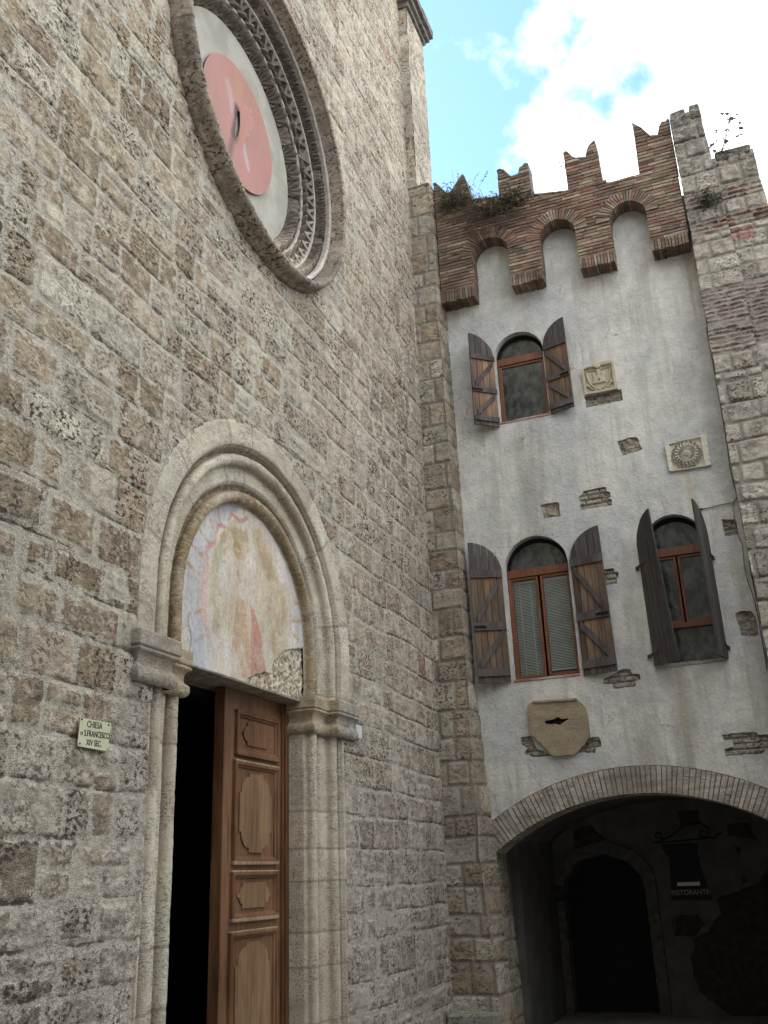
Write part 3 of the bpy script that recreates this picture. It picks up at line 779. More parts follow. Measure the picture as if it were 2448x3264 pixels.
# ---- rose window
rose = empty('rose_window', (0, RY, RZ)); rose['label'] = 'round rose window with rings of carved leaves around a walled disc'
grp(rose, church)
def ring(name, prof, mat, nseg, colf, dispf=None, step=.012, seed=0, smooth=True):
    Pf = resample(prof, step); nr = len(Pf)
    th = np.linspace(0, 2 * math.pi, nseg + 1)
    T, I = np.meshgrid(th, np.arange(nr), indexing='ij')
    r = Pf[I, 0]; x = Pf[I, 1]
    tt = np.linspace(0, 1, nr)[I]
    d = np.gradient(Pf, axis=0); nrm = np.stack([-d[:, 1], d[:, 0]], -1); nrm /= np.linalg.norm(nrm, axis=1)[:, None]
    if nrm[:, 1].mean() < 0: nrm = -nrm
    h, C = colf(T, tt, r)
    cs = fbm(np.cos(T) * 14 + r * 9, np.sin(T) * 14 + r * 5, 3, seed)
    h = h + .005 * cs
    if name == 'rim_moulding': x = np.where(x > 0, x * (1 + .62 * sstep(-.2, .7, np.cos(T - R(222)))), x); r = r + .022 * sstep(.3, 1, np.cos(T - R(285)))
    r2 = r + nrm[I, 0] * h; x2 = x + nrm[I, 1] * h
    P = np.stack([x2, RY + r2 * np.cos(T), RZ + r2 * np.sin(T)], -1)
    P[-1] = P[0]
    return grid_mesh(name, P[:, ::-1] if True else P, None, mat, rose, C[:, ::-1], np.zeros(T.shape), smooth)
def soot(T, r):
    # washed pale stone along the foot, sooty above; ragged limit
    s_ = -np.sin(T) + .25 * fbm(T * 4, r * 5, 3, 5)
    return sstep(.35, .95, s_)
def c_rim(T, tt, r):
    k = np.floor(T / (2 * math.pi) * 26); f = T / (2 * math.pi) * 26 - k
    j = 1 - sstep(.01, .03, np.minimum(f, 1 - f))
    C = np.ones(T.shape + (3,)) * np.array([.36, .31, .25]) * (1 + .25 * _h(k, k * 0, 4))[..., None]
    return -.006 * j + .006 * fbm(T * 9, r * 9, 3, 8), C * (1 - .4 * j[..., None])
ring('rim_moulding', [(1.80, -.08), (1.90, -.02), (1.915, .01), (1.91, .045), (1.90, .055), (1.893, .075), (1.895, .085), (1.885, .115), (1.868, .133), (1.845, .138), (1.822, .131), (1.812, .118), (1.815, .105), (1.806, .06), (1.796, .0), (1.790, -.03), (1.786, -.045)], M_rim, 720, c_rim)
def c_roll(T, tt, r):
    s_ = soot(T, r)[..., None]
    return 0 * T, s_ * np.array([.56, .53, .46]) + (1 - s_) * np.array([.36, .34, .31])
ring('pale_roll_moulding', [(1.790, -.036)] + tor(1.768, -.055, .024, 50, 200, 8) + [(1.742, -.095)], M_leafband, 540, c_roll)
def leafband(N, kind):
    def f(T, tt, r):
        a = T / (2 * math.pi) * N; k = np.floor(a); u = (a - k) * 2 - 1
        t = tt
        if kind == 'leaf':
            q = 1 - t
            phi = np.arctan2(u * .62, q + .12); Rr = np.hypot(u * .62, q + .12) / (1.02 + .05 * np.cos(phi * 14))
            rib = np.abs(np.cos(phi * 6.5)) ** 1.5
            body = sstep(1.02, .93, Rr) * sstep(.98, .90, np.abs(u))
            h = -.035 + body * (.028 + .065 * sstep(.45, .92, Rr) + .034 * rib)
            cav = 1 - body * (.3 + .7 * rib)
        else:
            # four-petalled star between two rows of saw teeth
            q = (t - .5) * 2
            star = np.abs(np.sin(2 * np.arctan2(q, u)))
            rad = np.hypot(u, q)
            petal = np.clip(1 - rad / (1.15 - .55 * star), 0, 1) ** .5
            tooth = np.clip((t - (1 - .42 * (1 - np.abs(u)))) * 6, 0, 1) + .0
            tooth2 = np.clip(((.30 * (1 - np.abs(u))) - t) * 6, 0, 1)
            h = .060 * petal + .12 * tooth + .06 * tooth2 - .03
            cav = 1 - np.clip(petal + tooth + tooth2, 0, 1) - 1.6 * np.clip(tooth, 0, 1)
        br = _h(k, k * 0 + 3, 7) > .86
        h = np.where(br, h * .35, h)
        h = h * sstep(1.0, .9, tt) * sstep(0, .08, tt)
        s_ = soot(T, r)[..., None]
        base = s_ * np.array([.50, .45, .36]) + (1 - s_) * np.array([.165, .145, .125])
        return h, base * (1 - .32 * cav[..., None])  # hollows coloured darker: soot together with painted recess shade
    return f
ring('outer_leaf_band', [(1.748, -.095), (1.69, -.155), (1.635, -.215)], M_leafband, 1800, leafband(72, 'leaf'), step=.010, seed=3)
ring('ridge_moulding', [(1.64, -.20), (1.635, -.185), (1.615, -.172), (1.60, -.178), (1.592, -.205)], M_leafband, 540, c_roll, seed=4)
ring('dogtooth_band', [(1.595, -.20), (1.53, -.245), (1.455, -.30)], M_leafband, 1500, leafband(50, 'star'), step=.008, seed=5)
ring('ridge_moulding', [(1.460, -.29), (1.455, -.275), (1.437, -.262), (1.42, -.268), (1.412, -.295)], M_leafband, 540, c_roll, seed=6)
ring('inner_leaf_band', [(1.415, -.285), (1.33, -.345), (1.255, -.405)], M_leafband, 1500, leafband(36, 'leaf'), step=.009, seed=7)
def saw_teeth(n, ra, xa, rb, xb, hgt, name):
    V = []; F = []
    for k in range(n):
        a = 2 * math.pi * (k + .5) / n; d = 2 * math.pi / n * .5
        hh = hgt * (random.uniform(.8, 1.15) if random.random() > .1 else .35)
        def p(r_, x_, t_): return (x_, RY + r_ * math.cos(t_), RZ + r_ * math.sin(t_))
        b0 = len(V)
        V += [p(ra, xa, a - d * 1.0), p(ra, xa, a + d * 1.0), p(rb, xb + hh, a), p(ra - .01, xa - .07, a - d * .9), p(ra - .01, xa - .07, a + d * .9), p(rb + .03, xb - .01, a)]
        F += [(b0, b0 + 1, b0 + 2), (b0, b0 + 2, b0 + 5, b0 + 3), (b0 + 1, b0 + 4, b0 + 5, b0 + 2), (b0 + 3, b0 + 5, b0 + 4)]
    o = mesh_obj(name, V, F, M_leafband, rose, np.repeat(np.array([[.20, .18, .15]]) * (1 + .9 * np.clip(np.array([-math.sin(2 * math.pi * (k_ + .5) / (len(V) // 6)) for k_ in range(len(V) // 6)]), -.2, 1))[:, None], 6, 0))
    import bmesh
    bm = bmesh.new(); bm.from_mesh(o.data); bmesh.ops.recalc_face_normals(bm, faces=bm.faces); bm.to_mesh(o.data); bm.free()
saw_teeth(50, 1.600, -.180, 1.475, -.285, .045, 'saw_tooth_ornament')
o = poly_prism('walled_disc', arc(RY, RZ, 1.252, 0, 360, 128)[:-1], -.45, -.375, M_discgrey, rose, axis='X')
def pink_disc():
    nr, nt = 90, 300
    Rr, T = np.meshgrid(np.linspace(.0, .757, nr), np.linspace(0, 2 * math.pi, nt + 1), indexing='ij')
    U = RY + Rr * np.cos(T); V = RZ + .02 + Rr * np.sin(T)
    C = np.ones(U.shape + (3,)) * np.array([.33, .165, .145])
    def put(m, col, a=1.):
        nonlocal C
        m = np.clip(m * a, 0, 1)[..., None]; C = C * (1 - m) + m * np.array(col)
    n = fbm(U * 1.6, V * 1.1, 4, 950) * .5 + .5
    put(sstep(.45, .62, n), (.31, .17, .115), .8)
    put(sstep(.10, .02, line_d(U + .02 * fbm(U * 6, V * 6, 3, 951), V, [(7.10, 9.80), (7.18, 9.62), (7.24, 9.50)])), (.34, .28, .29), .55)
    put(sstep(.07, .01, line_d(U + .02 * fbm(U * 6, V * 6, 3, 952), V, [(7.44, 9.30), (7.52, 9.12), (7.56, 9.02)])), (.37, .31, .34), .7)
    put(sstep(.11, .01, line_d(U, V, [(7.30, 9.62), (7.29, 9.40), (7.25, 9.22)])), (.03, .02, .02), .95)
    put(sstep(.10, .0, line_d(U, V, [(7.27, 9.32), (7.20, 9.05), (7.17, 8.92)])), (.10, .06, .055), .75)
    put(sstep(.006, .003, np.abs(U - 7.78 + .0 * V)) * (vn(U * 9, V * 30, 5) > -.3), (.16, .09, .07), .8)
    put(sstep(.006, .003, np.abs(V - 9.42 - .0 * U)) * (U < 7.3), (.22, .12, .10), .7)
    put(sstep(.72, .76, Rr), (.33, .20, .18), .6)
    C *= (1 + .12 * fbm(U * 6, V * 2, 4, 953))[..., None]
    hole = in_poly(U, V, [(7.27, 9.20), (7.33, 9.26), (7.375, 9.45), (7.36, 9.64), (7.31, 9.62), (7.275, 9.45)])
    X = -.334 + .003 * fbm(U * 2, V * 2, 2, 954)
    P = np.stack([X, U, V], -1)
    keep = ~(hole[:-1, :-1] & hole[1:, 1:])
    # order so that normals face +X
    o = grid_mesh('pink_disc', P.transpose(1, 0, 2)[::-1], keep.T[::-1], M_pink, rose, C.transpose(1, 0, 2)[::-1], None)
    o['label'] = 'faded pink disc with a torn hole at its centre'
    rim = arc(RY, RZ + .02, .757, 0, 360, 96)[:-1]
    poly_prism('disc_edge', rim, -.352, -.338, M_mortar0, rose, holes=[arc(RY, RZ + .02, .70, 0, 360, 60)[:-1]], axis='X')
M_pink = m_col('pink_painted_panel', .6, .001, 60, .95, 1.06)
M_mortar0 = m_simple('disc_edge_metal', (.16, .09, .08), (.22, .12, .10), 14, .8)
pink_disc()
poly_prism('hole_backing', [(7.2, 9.1), (7.45, 9.1), (7.45, 9.7), (7.2, 9.7)], -.3995, -.394, M_black, rose, axis='X')
# torn flange standing out of the hole
pts = [(-.335, 9.17), (-.336, 9.72), (-.30, 9.75), (-.262, 9.70), (-.250, 9.73), (-.232, 9.66), (-.262, 9.63), (-.235, 9.60), (-.225, 9.52), (-.25, 9.50), (-.232, 9.47), (-.242, 9.40), (-.27, 9.41), (-.26, 9.34), (-.285, 9.31), (-.30, 9.22), (-.32, 9.20)]
V = [(p[0], 7.375 - (p[0] + .335) * .0 + (p[0] + .335) * .75, p[1]) for p in pts] + [(p[0] + .004, 7.38 + (p[0] + .335) * .75, p[1]) for p in pts]
n = len(pts)
tess = tessellate_polygon([[Vector((p[0], p[1], 0)) for p in pts]])
mesh_obj('torn_flange', V, [tuple(t) for t in tess] + [tuple(i + n for i in reversed(t)) for t in tess] + [(i, (i + 1) % n, (i + 1) % n + n, i + n) for i in range(n)], M_pink, rose, np.ones((2 * n, 3)) * np.array([.52, .28, .24]))

# ---- name plate and the small white box by the capital
plate = empty('name_plate', (.035, 5.10, 2.43))
tag(plate, 'cream plate lettered CHIESA DI S.FRANCESCO XIV SEC. on the church wall', 'sign')
def rounded(y0, y1, z0, z1, r, n=5):
    return arc(y1 - r, z1 - r, r, 0, 90, n) + arc(y0 + r, z1 - r, r, 90, 180, n) + arc(y0 + r, z0 + r, r, 180, 270, n) + arc(y1 - r, z0 + r, r, 270, 360, n)
poly_prism('plate', [(4.945, 2.435), (4.950, 2.428), (5.215, 2.425), (5.245, 2.445), (5.262, 2.600), (5.255, 2.607), (5.21, 2.607), (4.965, 2.603), (4.95, 2.59)], .034, .040, M_plate, plate, axis='X', bevel=.0012)
def text_obj(name, s, loc, size, mat, parent, rotm, sx=1.0, extrude=.0008, bold=.0):
    cu = bpy.data.curves.new(name, 'FONT'); cu.body = s; cu.size = size; cu.extrude = extrude; cu.offset = bold; cu.align_x = 'CENTER'; cu.align_y = 'CENTER'
    tmp = bpy.data.objects.new('tmp', cu); scene.collection.objects.link(tmp)
    dg = bpy.context.evaluated_depsgraph_get(); me = bpy.data.meshes.new_from_object(tmp.evaluated_get(dg))
    bpy.data.objects.remove(tmp)
    me.transform(Matrix.Translation(loc) @ rotm @ Matrix.Diagonal((sx, 1, 1, 1)))
    me.materials.clear(); me.materials.append(mat); me.name = name
    o = bpy.data.objects.new(name, me); scene.collection.objects.link(o)
    if parent: grp(o, parent)
    return o
RX = Matrix(((0, 0, 1, 0), (1, 0, 0, 0), (0, 1, 0, 0), (0, 0, 0, 1)))     # text in the YZ plane facing +X
for s_, y, z, sz, sx in (('CHIESA', 5.095, 2.573, .058, .80), ('S.FRANCESCO', 5.125, 2.517, .054, .74), ('DI', 4.972, 2.508, .028, .8), ('XIV SEC.', 5.10, 2.461, .052, .80)):
    text_obj('lettering', s_, (.0412, y, z), sz, M_ink, plate, RX @ Matrix.Rotation(R(1.5), 4, 'Z'), sx, bold=.0003)
for y, z in ((4.965, 2.594), (5.235, 2.592), (4.962, 2.445)):
    b = BB(); b.box(.040, .0445, y - .005, y + .005, z - .005, z + .005); b.build('fixing_screw', M_iron, plate)
wb = empty('junction_box', (.04, 9.37, 2.95)); tag(wb, 'small white junction box under a dab of mortar right of the portal capital', 'box')
poly_prism('box_body', rounded(9.30, 9.45, 2.965, 3.10, .008), .015, .06, M_white, wb, axis='X', bevel=.004)
poly_prism('box_mount', rounded(9.28, 9.44, 3.09, 3.20, .03), .015, .035, M_inplaster, wb, axis='X', bevel=.008)

# ================================================================== BUTTRESS between church and castle
butt = empty('stone_buttress', (.2, 12.4, -.4))
tag(butt, 'tall narrow travertine buttress between the church corner and the plastered castle wall', 'buttress')
def bx_front(v): return np.interp(v, [-.4, .5, 1.8, 4, 7, 9.3, 9.7, 11.4, 12.2], [.62, .56, .455, .44, .415, .372, .36, .37, .36])
def bx_back(v): return np.interp(v, [-.4, .5, 1.8, 4, 8, 9.4, 12.2], [.66, .60, .55, .437, .405, .385, .37])
BF = 12.19
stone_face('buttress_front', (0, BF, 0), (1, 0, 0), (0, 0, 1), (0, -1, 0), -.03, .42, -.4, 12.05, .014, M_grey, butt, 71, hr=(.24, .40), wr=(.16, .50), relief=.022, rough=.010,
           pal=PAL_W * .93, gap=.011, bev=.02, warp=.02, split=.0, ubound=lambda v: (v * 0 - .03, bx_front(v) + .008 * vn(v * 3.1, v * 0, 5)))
def buttress_side():
    vs = np.arange(-.4, 12.07, .02); ts = np.linspace(0, 1, 22)
    T, V = np.meshgrid(ts, vs)
    up, RR, S, K, ln = masonry(T * .36, V, 0, .36, -.4, 12.05, (.24, .40), (.5, .8), 71, .011, .02, .012, 0, None)
    xf = bx_front(V) + .008 * vn(V * 3.1, V * 0, 5); xb = bx_back(V)
    H = (up * .018 + .008 * fbm(T * 4, V * 9, 3, 72)) * sstep(0, .12, T)
    P = np.stack([xf + (xb - xf) * T + H, BF - .020 + (12.57 - BF) * T, V], -1)
    C = pick(PAL_W * .95, RR[..., 2], RR[..., 3])
    grid_mesh('buttress_flank', P, None, M_grey, butt, C, 1 - up)
buttress_side()
b = BB(); b.box(-.05, .345, BF + .01, 12.9, -.4, 12.06); b.box(.2, .425, BF + .05, 12.6, -.4, 5.0); b.build('buttress_core', M_grey, butt)
b = BB(); b.box(-.05, .36, BF - .02, 12.9, 12.05, 12.10, (.2, .19, .17), .012); b.build('buttress_cap', M_grey, butt, .01)
bench = BB()
bench.box(.02, .60, 11.86, 12.16, -.4, .10, (.30, .29, .26), .01)
o = bench.build('stone_ledge', M_grey, None, .02)
bench2 = tag(o, 'worn grey stone ledge at the foot of the buttress', 'ledge')

# ================================================================== CASTLE
castle = empty('castle_house', (2.3, 12.6, -.4))
tag(castle, 'white plastered castle house with swallow-tailed brick battlements and arched windows', 'building')
QY = 12.55
def jag(pts, a=.006, seed=1, sub=.05):
    """subdivide and roughen an outline"""
    g = np.random.default_rng(seed); out = []
    n = len(pts)
    for i in range(n):
        p = np.array(pts[i]); q = np.array(pts[(i + 1) % n]); m = max(1, int(np.hypot(*(q - p)) / sub))
        for k in range(m): out.append(tuple(p + (q - p) * k / m + g.uniform(-a, a, 2)))
    return out
def arched(x0, x1, z0, zs, za, n=20):
    cx = (x0 + x1) / 2; rx = (x1 - x0) / 2
    return [(x0, z0), (x1, z0), (x1, zs)] + [(cx + rx * math.cos(R(t)), zs + (za - zs) * math.sin(R(t))) for t in np.linspace(0, 180, n)[1:-1]] + [(x0, zs)]
W1 = arched(1.105, 1.835, 7.76, 8.86, 9.22); W2 = arched(.985, 1.865, 3.985, 5.53, 5.965); W3 = arched(2.885, 3.665, 3.985, 5.56, 5.965)
AX, AZ, AR1, AR2 = 2.38, -.54, 3.0, 3.32
patches = [   # outline, kind, seed
    ([(2.36, 7.75), (2.875, 7.75), (2.875, 7.93), (2.36, 7.93)], 'stone'),
    ([(2.72, 7.145), (2.86, 7.165), (3.0, 7.165), (3.045, 6.97), (2.99, 6.94), (2.775, 6.925)], 'stone'),
    ([(2.18, 6.50), (2.49, 6.51), (2.50, 6.44), (2.545, 6.43), (2.54, 6.35), (2.51, 6.34), (2.55, 6.31), (2.55, 6.225), (2.12, 6.235), (2.12, 6.31), (2.17, 6.34), (2.11, 6.37), (2.11, 6.44), (2.17, 6.46)], 'brick'),
    ([(1.57, 6.41), (1.83, 6.405), (1.835, 6.19), (1.60, 6.195)], 'stone'),
    ([(3.905, 5.79), (4.07, 5.77), (4.085, 5.56), (3.91, 5.56)], 'stone'),
    ([(2.30, 5.35), (2.46, 5.35), (2.465, 5.29), (2.51, 5.28), (2.51, 5.21), (2.48, 5.20), (2.48, 5.13), (2.30, 5.13)], 'brick'),
    ([(2.16, 3.90), (2.24, 3.93), (2.40, 3.99), (2.50, 3.985), (2.52, 3.92), (2.62, 3.91), (2.62, 3.84), (2.56, 3.83), (2.55, 3.76), (2.27, 3.755), (2.24, 3.82), (2.14, 3.83)], 'brick'),
    ([(1.0, 3.25), (1.14, 3.26), (1.20, 3.10), (1.40, 2.99), (1.14, 2.985), (1.03, 3.04), (1.08, 3.10), (1.02, 3.16)], 'brick'),
    ([(1.68, 3.0), (1.95, 2.98), (1.96, 3.04), (2.03, 3.06), (2.04, 3.12), (2.02, 3.17), (1.88, 3.17), (1.80, 3.06)], 'brick'),
    ([(3.49, 3.08), (3.88, 3.08), (3.90, 3.04), (4.10, 3.03), (4.11, 2.90), (3.98, 2.87), (3.91, 2.82), (3.49, 2.82), (3.50, 2.91), (3.61, 2.92), (3.60, 3.0), (3.50, 3.01)], 'brick'),
    ([(3.87, 4.54), (3.95, 4.56), (4.06, 4.55), (4.11, 4.45), (4.10, 4.24), (4.02, 4.22), (3.90, 4.25), (3.89, 4.38)], 'stone'),
]
arch_edge = [(AX + AR2 * math.cos(t), AZ + AR2 * math.sin(t)) for t in np.linspace(math.acos(1.99 / AR2), math.pi - math.acos(1.925 / AR2), 50)]
body = [(.33, 10.86), (.33, 2.1)]
al = [p for p in arch_edge if p[0] > .45][::-1]
outline = [(.34, 10.86), (.34, 2.06)] + [(.45, 2.16)] + al + [(4.36, 2.2), (4.36, 10.86)]
holes = [jag(h, .003, 100 + i, .09) for i, h in enumerate((W1, W2, W3))] + [jag(p, .007, 200 + i, .045) for i, (p, k) in enumerate(patches)]
pl = poly_prism('plastered_wall', outline, QY, QY + .10, M_plaster, castle, holes=holes)
# masonry showing where the plaster is missing
for i, (p, k) in enumerate(patches):
    xs = [q[0] for q in p]; zs = [q[1] for q in p]
    x0, x1, z0, z1 = min(xs) - .03, max(xs) + .03, min(zs) - .03, max(zs) + .03
    if k == 'stone':
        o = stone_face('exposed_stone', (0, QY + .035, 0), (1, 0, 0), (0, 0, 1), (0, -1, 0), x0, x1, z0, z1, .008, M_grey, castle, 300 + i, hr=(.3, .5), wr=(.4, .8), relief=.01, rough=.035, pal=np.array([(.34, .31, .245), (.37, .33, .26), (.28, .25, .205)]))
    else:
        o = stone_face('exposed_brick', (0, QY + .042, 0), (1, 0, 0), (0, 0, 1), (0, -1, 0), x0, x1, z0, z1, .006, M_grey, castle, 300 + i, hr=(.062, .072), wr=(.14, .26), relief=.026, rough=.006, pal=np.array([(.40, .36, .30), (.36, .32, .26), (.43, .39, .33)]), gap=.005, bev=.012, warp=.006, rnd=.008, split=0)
# solid core behind the plaster: openings cut through
poly_prism('wall_core', [(.36, 10.8), (.36, 2.4), (.9, 2.6), (3.9, 2.6), (4.36, 2.4), (4.36, 10.8)], QY + .101, QY + .25, M_inplaster, castle, holes=[W1, W2, W3])
# ---- brick work of the battlements
FB = 12.30     # brick front plane
def brick_rows(name, z0, z1, spans, yf, yb, seed, mat=M_brick, pal=PAL_B, h=.0585, w=(.20, .34), prot=.005):
    g = np.random.default_rng(seed); bb = BB(); z = z0
    while z < z1 - .012:
        h_ = min(h * g.uniform(.92, 1.08), z1 - z)
        for (a, b_) in spans(z + h_ / 2):
            x = a
            first = True
            while x < b_ - .01:
                L_ = g.uniform(*w) * (g.uniform(.4, 1) if first else 1); first = False
                x2 = min(x + L_, b_)
                if b_ - x2 < .05: x2 = b_
                c = pal[g.integers(len(pal))] * g.uniform(.82, 1.14)
                if g.random() < .03: c = np.array([.13, .11, .095])
                y = yf - g.uniform(-prot, prot)
                q = np.array([(x + .004, y, z + .004), (x2 - .004, y, z + .004), (x2 - .004, yb, z + .004), (x + .004, yb, z + .004),
                              (x + .004, y, z + h_ - .010), (x2 - .004, y, z + h_ - .010), (x2 - .004, yb, z + h_ - .010), (x + .004, yb, z + h_ - .010)])
                q += g.uniform(-.0018, .0018, q.shape); q[:, 2] += .004 * math.sin(x * 3 + z)
                bb.hexa(q, c); x = x2
        z += h_
    return bb
gateO = [(1.23, 10.55, .28), (2.28, 10.56, .27), (3.33, 10.56, .262)]     # the three machicolation arches: cx, spring z, r
corb = [(.405, .95), (1.51, 2.01), (2.55, 3.07), (3.59, 4.12)]
def top_z(x): return np.interp(x, [.4, 1.03, 1.45, 1.98, 2.52, 3.05, 3.2, 3.58, 4.13], [11.70, 11.63, 11.54, 11.40, 11.30, 11.30, 11.26, 11.25, 11.25])
def parapet_spans(z):
    out = []
    a, e = .405, 4.12
    segs = [(a, e)]
    if z < 10.55: segs = corb
    else:
        for cx, zs, r in gateO:
            ro = r + .185
            dz = z - zs
            if dz < ro:
                hw = math.sqrt(ro * ro - dz * dz)
                segs = [s_ for p in segs for s_ in ([(p[0], min(p[1], cx - hw)), (max(p[0], cx + hw), p[1])] if p[0] < cx < p[1] else [p])]
    res = []
    for p in segs:
        xs = np.arange(p[0], p[1] + 1e-6, .01)
        ok = top_z(xs) > z
        if ok.all(): res.append(p)
        elif ok.any():
            xs2 = xs[ok]; res.append((xs2.min(), xs2.max()))
    return [r_ for r_ in res if r_[1] - r_[0] > .03]
para = empty('brick_parapet', (0, 0, 0)); grp(para, castle)
o = brick_rows('courses', 10.045, 11.72, parapet_spans, FB, FB + .10, 400).build('brick_courses', M_brick, para)
core = [(.41, 10.06), (.945, 10.06), (.945, 10.55)] + arc(1.23, 10.55, .283, 180, 0, 14) + [(1.515, 10.06), (2.005, 10.06), (2.005, 10.56)] + arc(2.28, 10.56, .272, 180, 0, 14) + [(2.555, 10.06), (3.065, 10.06), (3.065, 10.56)] + arc(3.33, 10.56, .264, 180, 0, 14) + [(3.595, 10.06), (4.12, 10.06)]
core += [(x, float(top_z(x)) - .012) for x in (4.12, 3.58, 3.2, 3.05, 2.52, 1.98, 1.45, 1.03, .41)]
M_mortar = m_simple('dark_old_mortar', (.085, .07, .055), (.15, .125, .10), 14, .95, .5, .01)
poly_prism('parapet_core', core, FB + .018, 12.62, M_mortar, para)
# arch rings of radial bricks
for cx, zs, r in gateO:
    bb = BB(); n = 27
    for i in range(n):
        a0 = 180 * i / n + .85; a1 = 180 * (i + 1) / n - .85
        ro = r + .19 + rng.uniform(-.012, .012)
        q = [(cx + rr_ * math.cos(R(a)), zs + rr_ * math.sin(R(a))) for rr_, a in ((r, a0), (ro, a0), (ro, a1), (r, a1))]
        c = PAL_B[rng.integers(len(PAL_B))] * rng.uniform(.75, 1.2)
        y = FB - .018 + rng.uniform(-.006, .006)
        bb.quadprism(q, y, 12.565, c, jit=.002)
    # reveals of the corbels under each arch
    for sx in (-1, 1):
        z = 10.045
        while z < zs - .02:
            x = cx + sx * (r + .001)
            bb.box(min(x, x + sx * .09), max(x, x + sx * .09), FB + .09, 12.56, z + .004, z + .054, PAL_B[rng.integers(len(PAL_B))] * rng.uniform(.6, 1.1), .002); z += .0585
    bb.build('brick_arch', M_brick, para)
# soldier bricks under each corbel
for a, e in corb:
    bb = BB(); x = a
    while x < e - .02:
        x2 = x + rng.uniform(.038, .052)
        bb.box(x + .006, min(x2, e) - .006, FB - .018 + rng.uniform(-.006, .006), 12.552, 9.855 + rng.uniform(-.008, .012), 10.04, PAL_B[[5, 3, 6, 0][rng.integers(4)]] * rng.uniform(.55, 1.0), .002); x = x2
    bb.build('soldier_course', M_brick, para)
    bx_ = BB(); bx_.box(a + .01, e - .01, FB + .01, 12.56, 9.875, 10.06); bx_.build('corbel_core', M_mortar, para)
# ---- merlons
MER = [
    [(1.45, 11.50), (1.46, 12.05), (1.50, 12.06), (1.57, 12.03), (1.62, 11.94), (1.67, 11.86), (1.79, 11.86), (1.82, 11.97), (1.86, 11.99), (1.91, 12.03), (1.96, 12.01), (1.98, 11.38)],
    [(2.52, 11.28), (2.52, 12.00), (2.56, 12.04), (2.60, 12.00), (2.65, 11.90), (2.70, 11.86), (2.85, 11.82), (2.87, 11.92), (2.92, 12.02), (3.01, 12.09), (3.03, 11.98), (3.05, 11.28)],
    [(3.58, 11.22), (3.60, 12.20), (3.71, 12.08), (3.77, 11.97), (3.83, 11.87), (3.93, 11.85), (3.97, 11.98), (4.02, 12.06), (4.08, 12.05), (4.10, 12.09), (4.13, 12.06), (4.135, 11.22)]]
def poly_spans(pts):
    def f(z):
        xs = []
        n = len(pts)
        for i in range(n):
            (x1, z1), (x2, z2) = pts[i], pts[(i + 1) % n]
            if (z1 > z) != (z2 > z): xs.append(x1 + (z - z1) / (z2 - z1) * (x2 - x1))
        xs.sort(); return [(xs[i], xs[i + 1]) for i in range(0, len(xs) - 1, 2)]
    return f
for i, mp_ in enumerate(MER):
    o = brick_rows('merlon', mp_[0][1], max(p[1] for p in mp_), poly_spans(mp_), FB, FB + .28, 420 + i).build('merlon', M_brick, castle)
    inner = [(min(max(p[0], mp_[0][0] + .012), mp_[-1][0] - .012), p[1]) for p in mp_]
    poly_prism('merlon_core', inner, FB + .018, FB + .272, M_mortar, o)
    # lichened coping on the horns
    top = mp_[1:-1]
    strip = [(p[0], p[1] + .004) for p in top] + [(p[0], p[1] - .022) for p in top[::-1]]
    poly_prism('merlon_coping', jag(strip, .004, 430 + i, .04), FB - .004, FB + .284, M_tiles, o)
ruin = [(.40, 11.4), (.395, 12.16), (.44, 12.15), (.52, 12.04), (.60, 11.90), (.66, 11.87), (.74, 11.97), (.83, 12.10), (.90, 12.17), (.93, 12.11), (.97, 11.9), (1.02, 11.66), (1.0, 11.4)]
o = brick_rows('merlon', 11.4, 12.17, poly_spans(ruin), FB, FB + .28, 440, pal=PAL_B * .8).build('merlon', M_brick, castle); o['label'] = 'ruined overgrown merlon next to the church'
poly_prism('merlon_core', [(min(max(p[0], .41), .99), p[1]) for p in ruin], FB + .008, FB + .272, M_mortar, o)
top = ruin[1:-1]
poly_prism('merlon_coping', jag([(p[0], p[1] + .004) for p in top] + [(p[0], p[1] - .03) for p in top[::-1]], .004, 441, .04), FB - .004, FB + .284, M_tiles, o)
cp = [(x, float(top_z(x)) + .012) for x in np.arange(1.02, 1.46, .06)]
poly_prism('coping', jag(cp + [(p[0], p[1] - .028) for p in cp[::-1]], .004, 450, .05), FB - .006, 12.625, M_tiles, para)
cp = [(x, float(top_z(x)) + .012) for x in np.arange(1.98, 2.53, .06)]
poly_prism('coping', jag(cp + [(p[0], p[1] - .028) for p in cp[::-1]], .004, 451, .05), FB - .006, 12.625, M_tiles, para)
# body of the house behind
b = BB(); b.box(.36, 4.3, 16.9, 17.1, -.4, 10.6); b.box(.36, .5, 13.4, 16.9, 2.9, 10.6); b.box(4.2, 4.36, 13.4, 16.9, 2.9, 10.6); b.box(.36, 4.36, 12.7, 17.1, 10.6, 10.75)
b.build('rear_walls', M_dark, castle)
b = BB(); b.box(.5, 4.2, 12.9, 16.9, 6.6, 6.8); b.build('floor_slab', M_dark, castle)

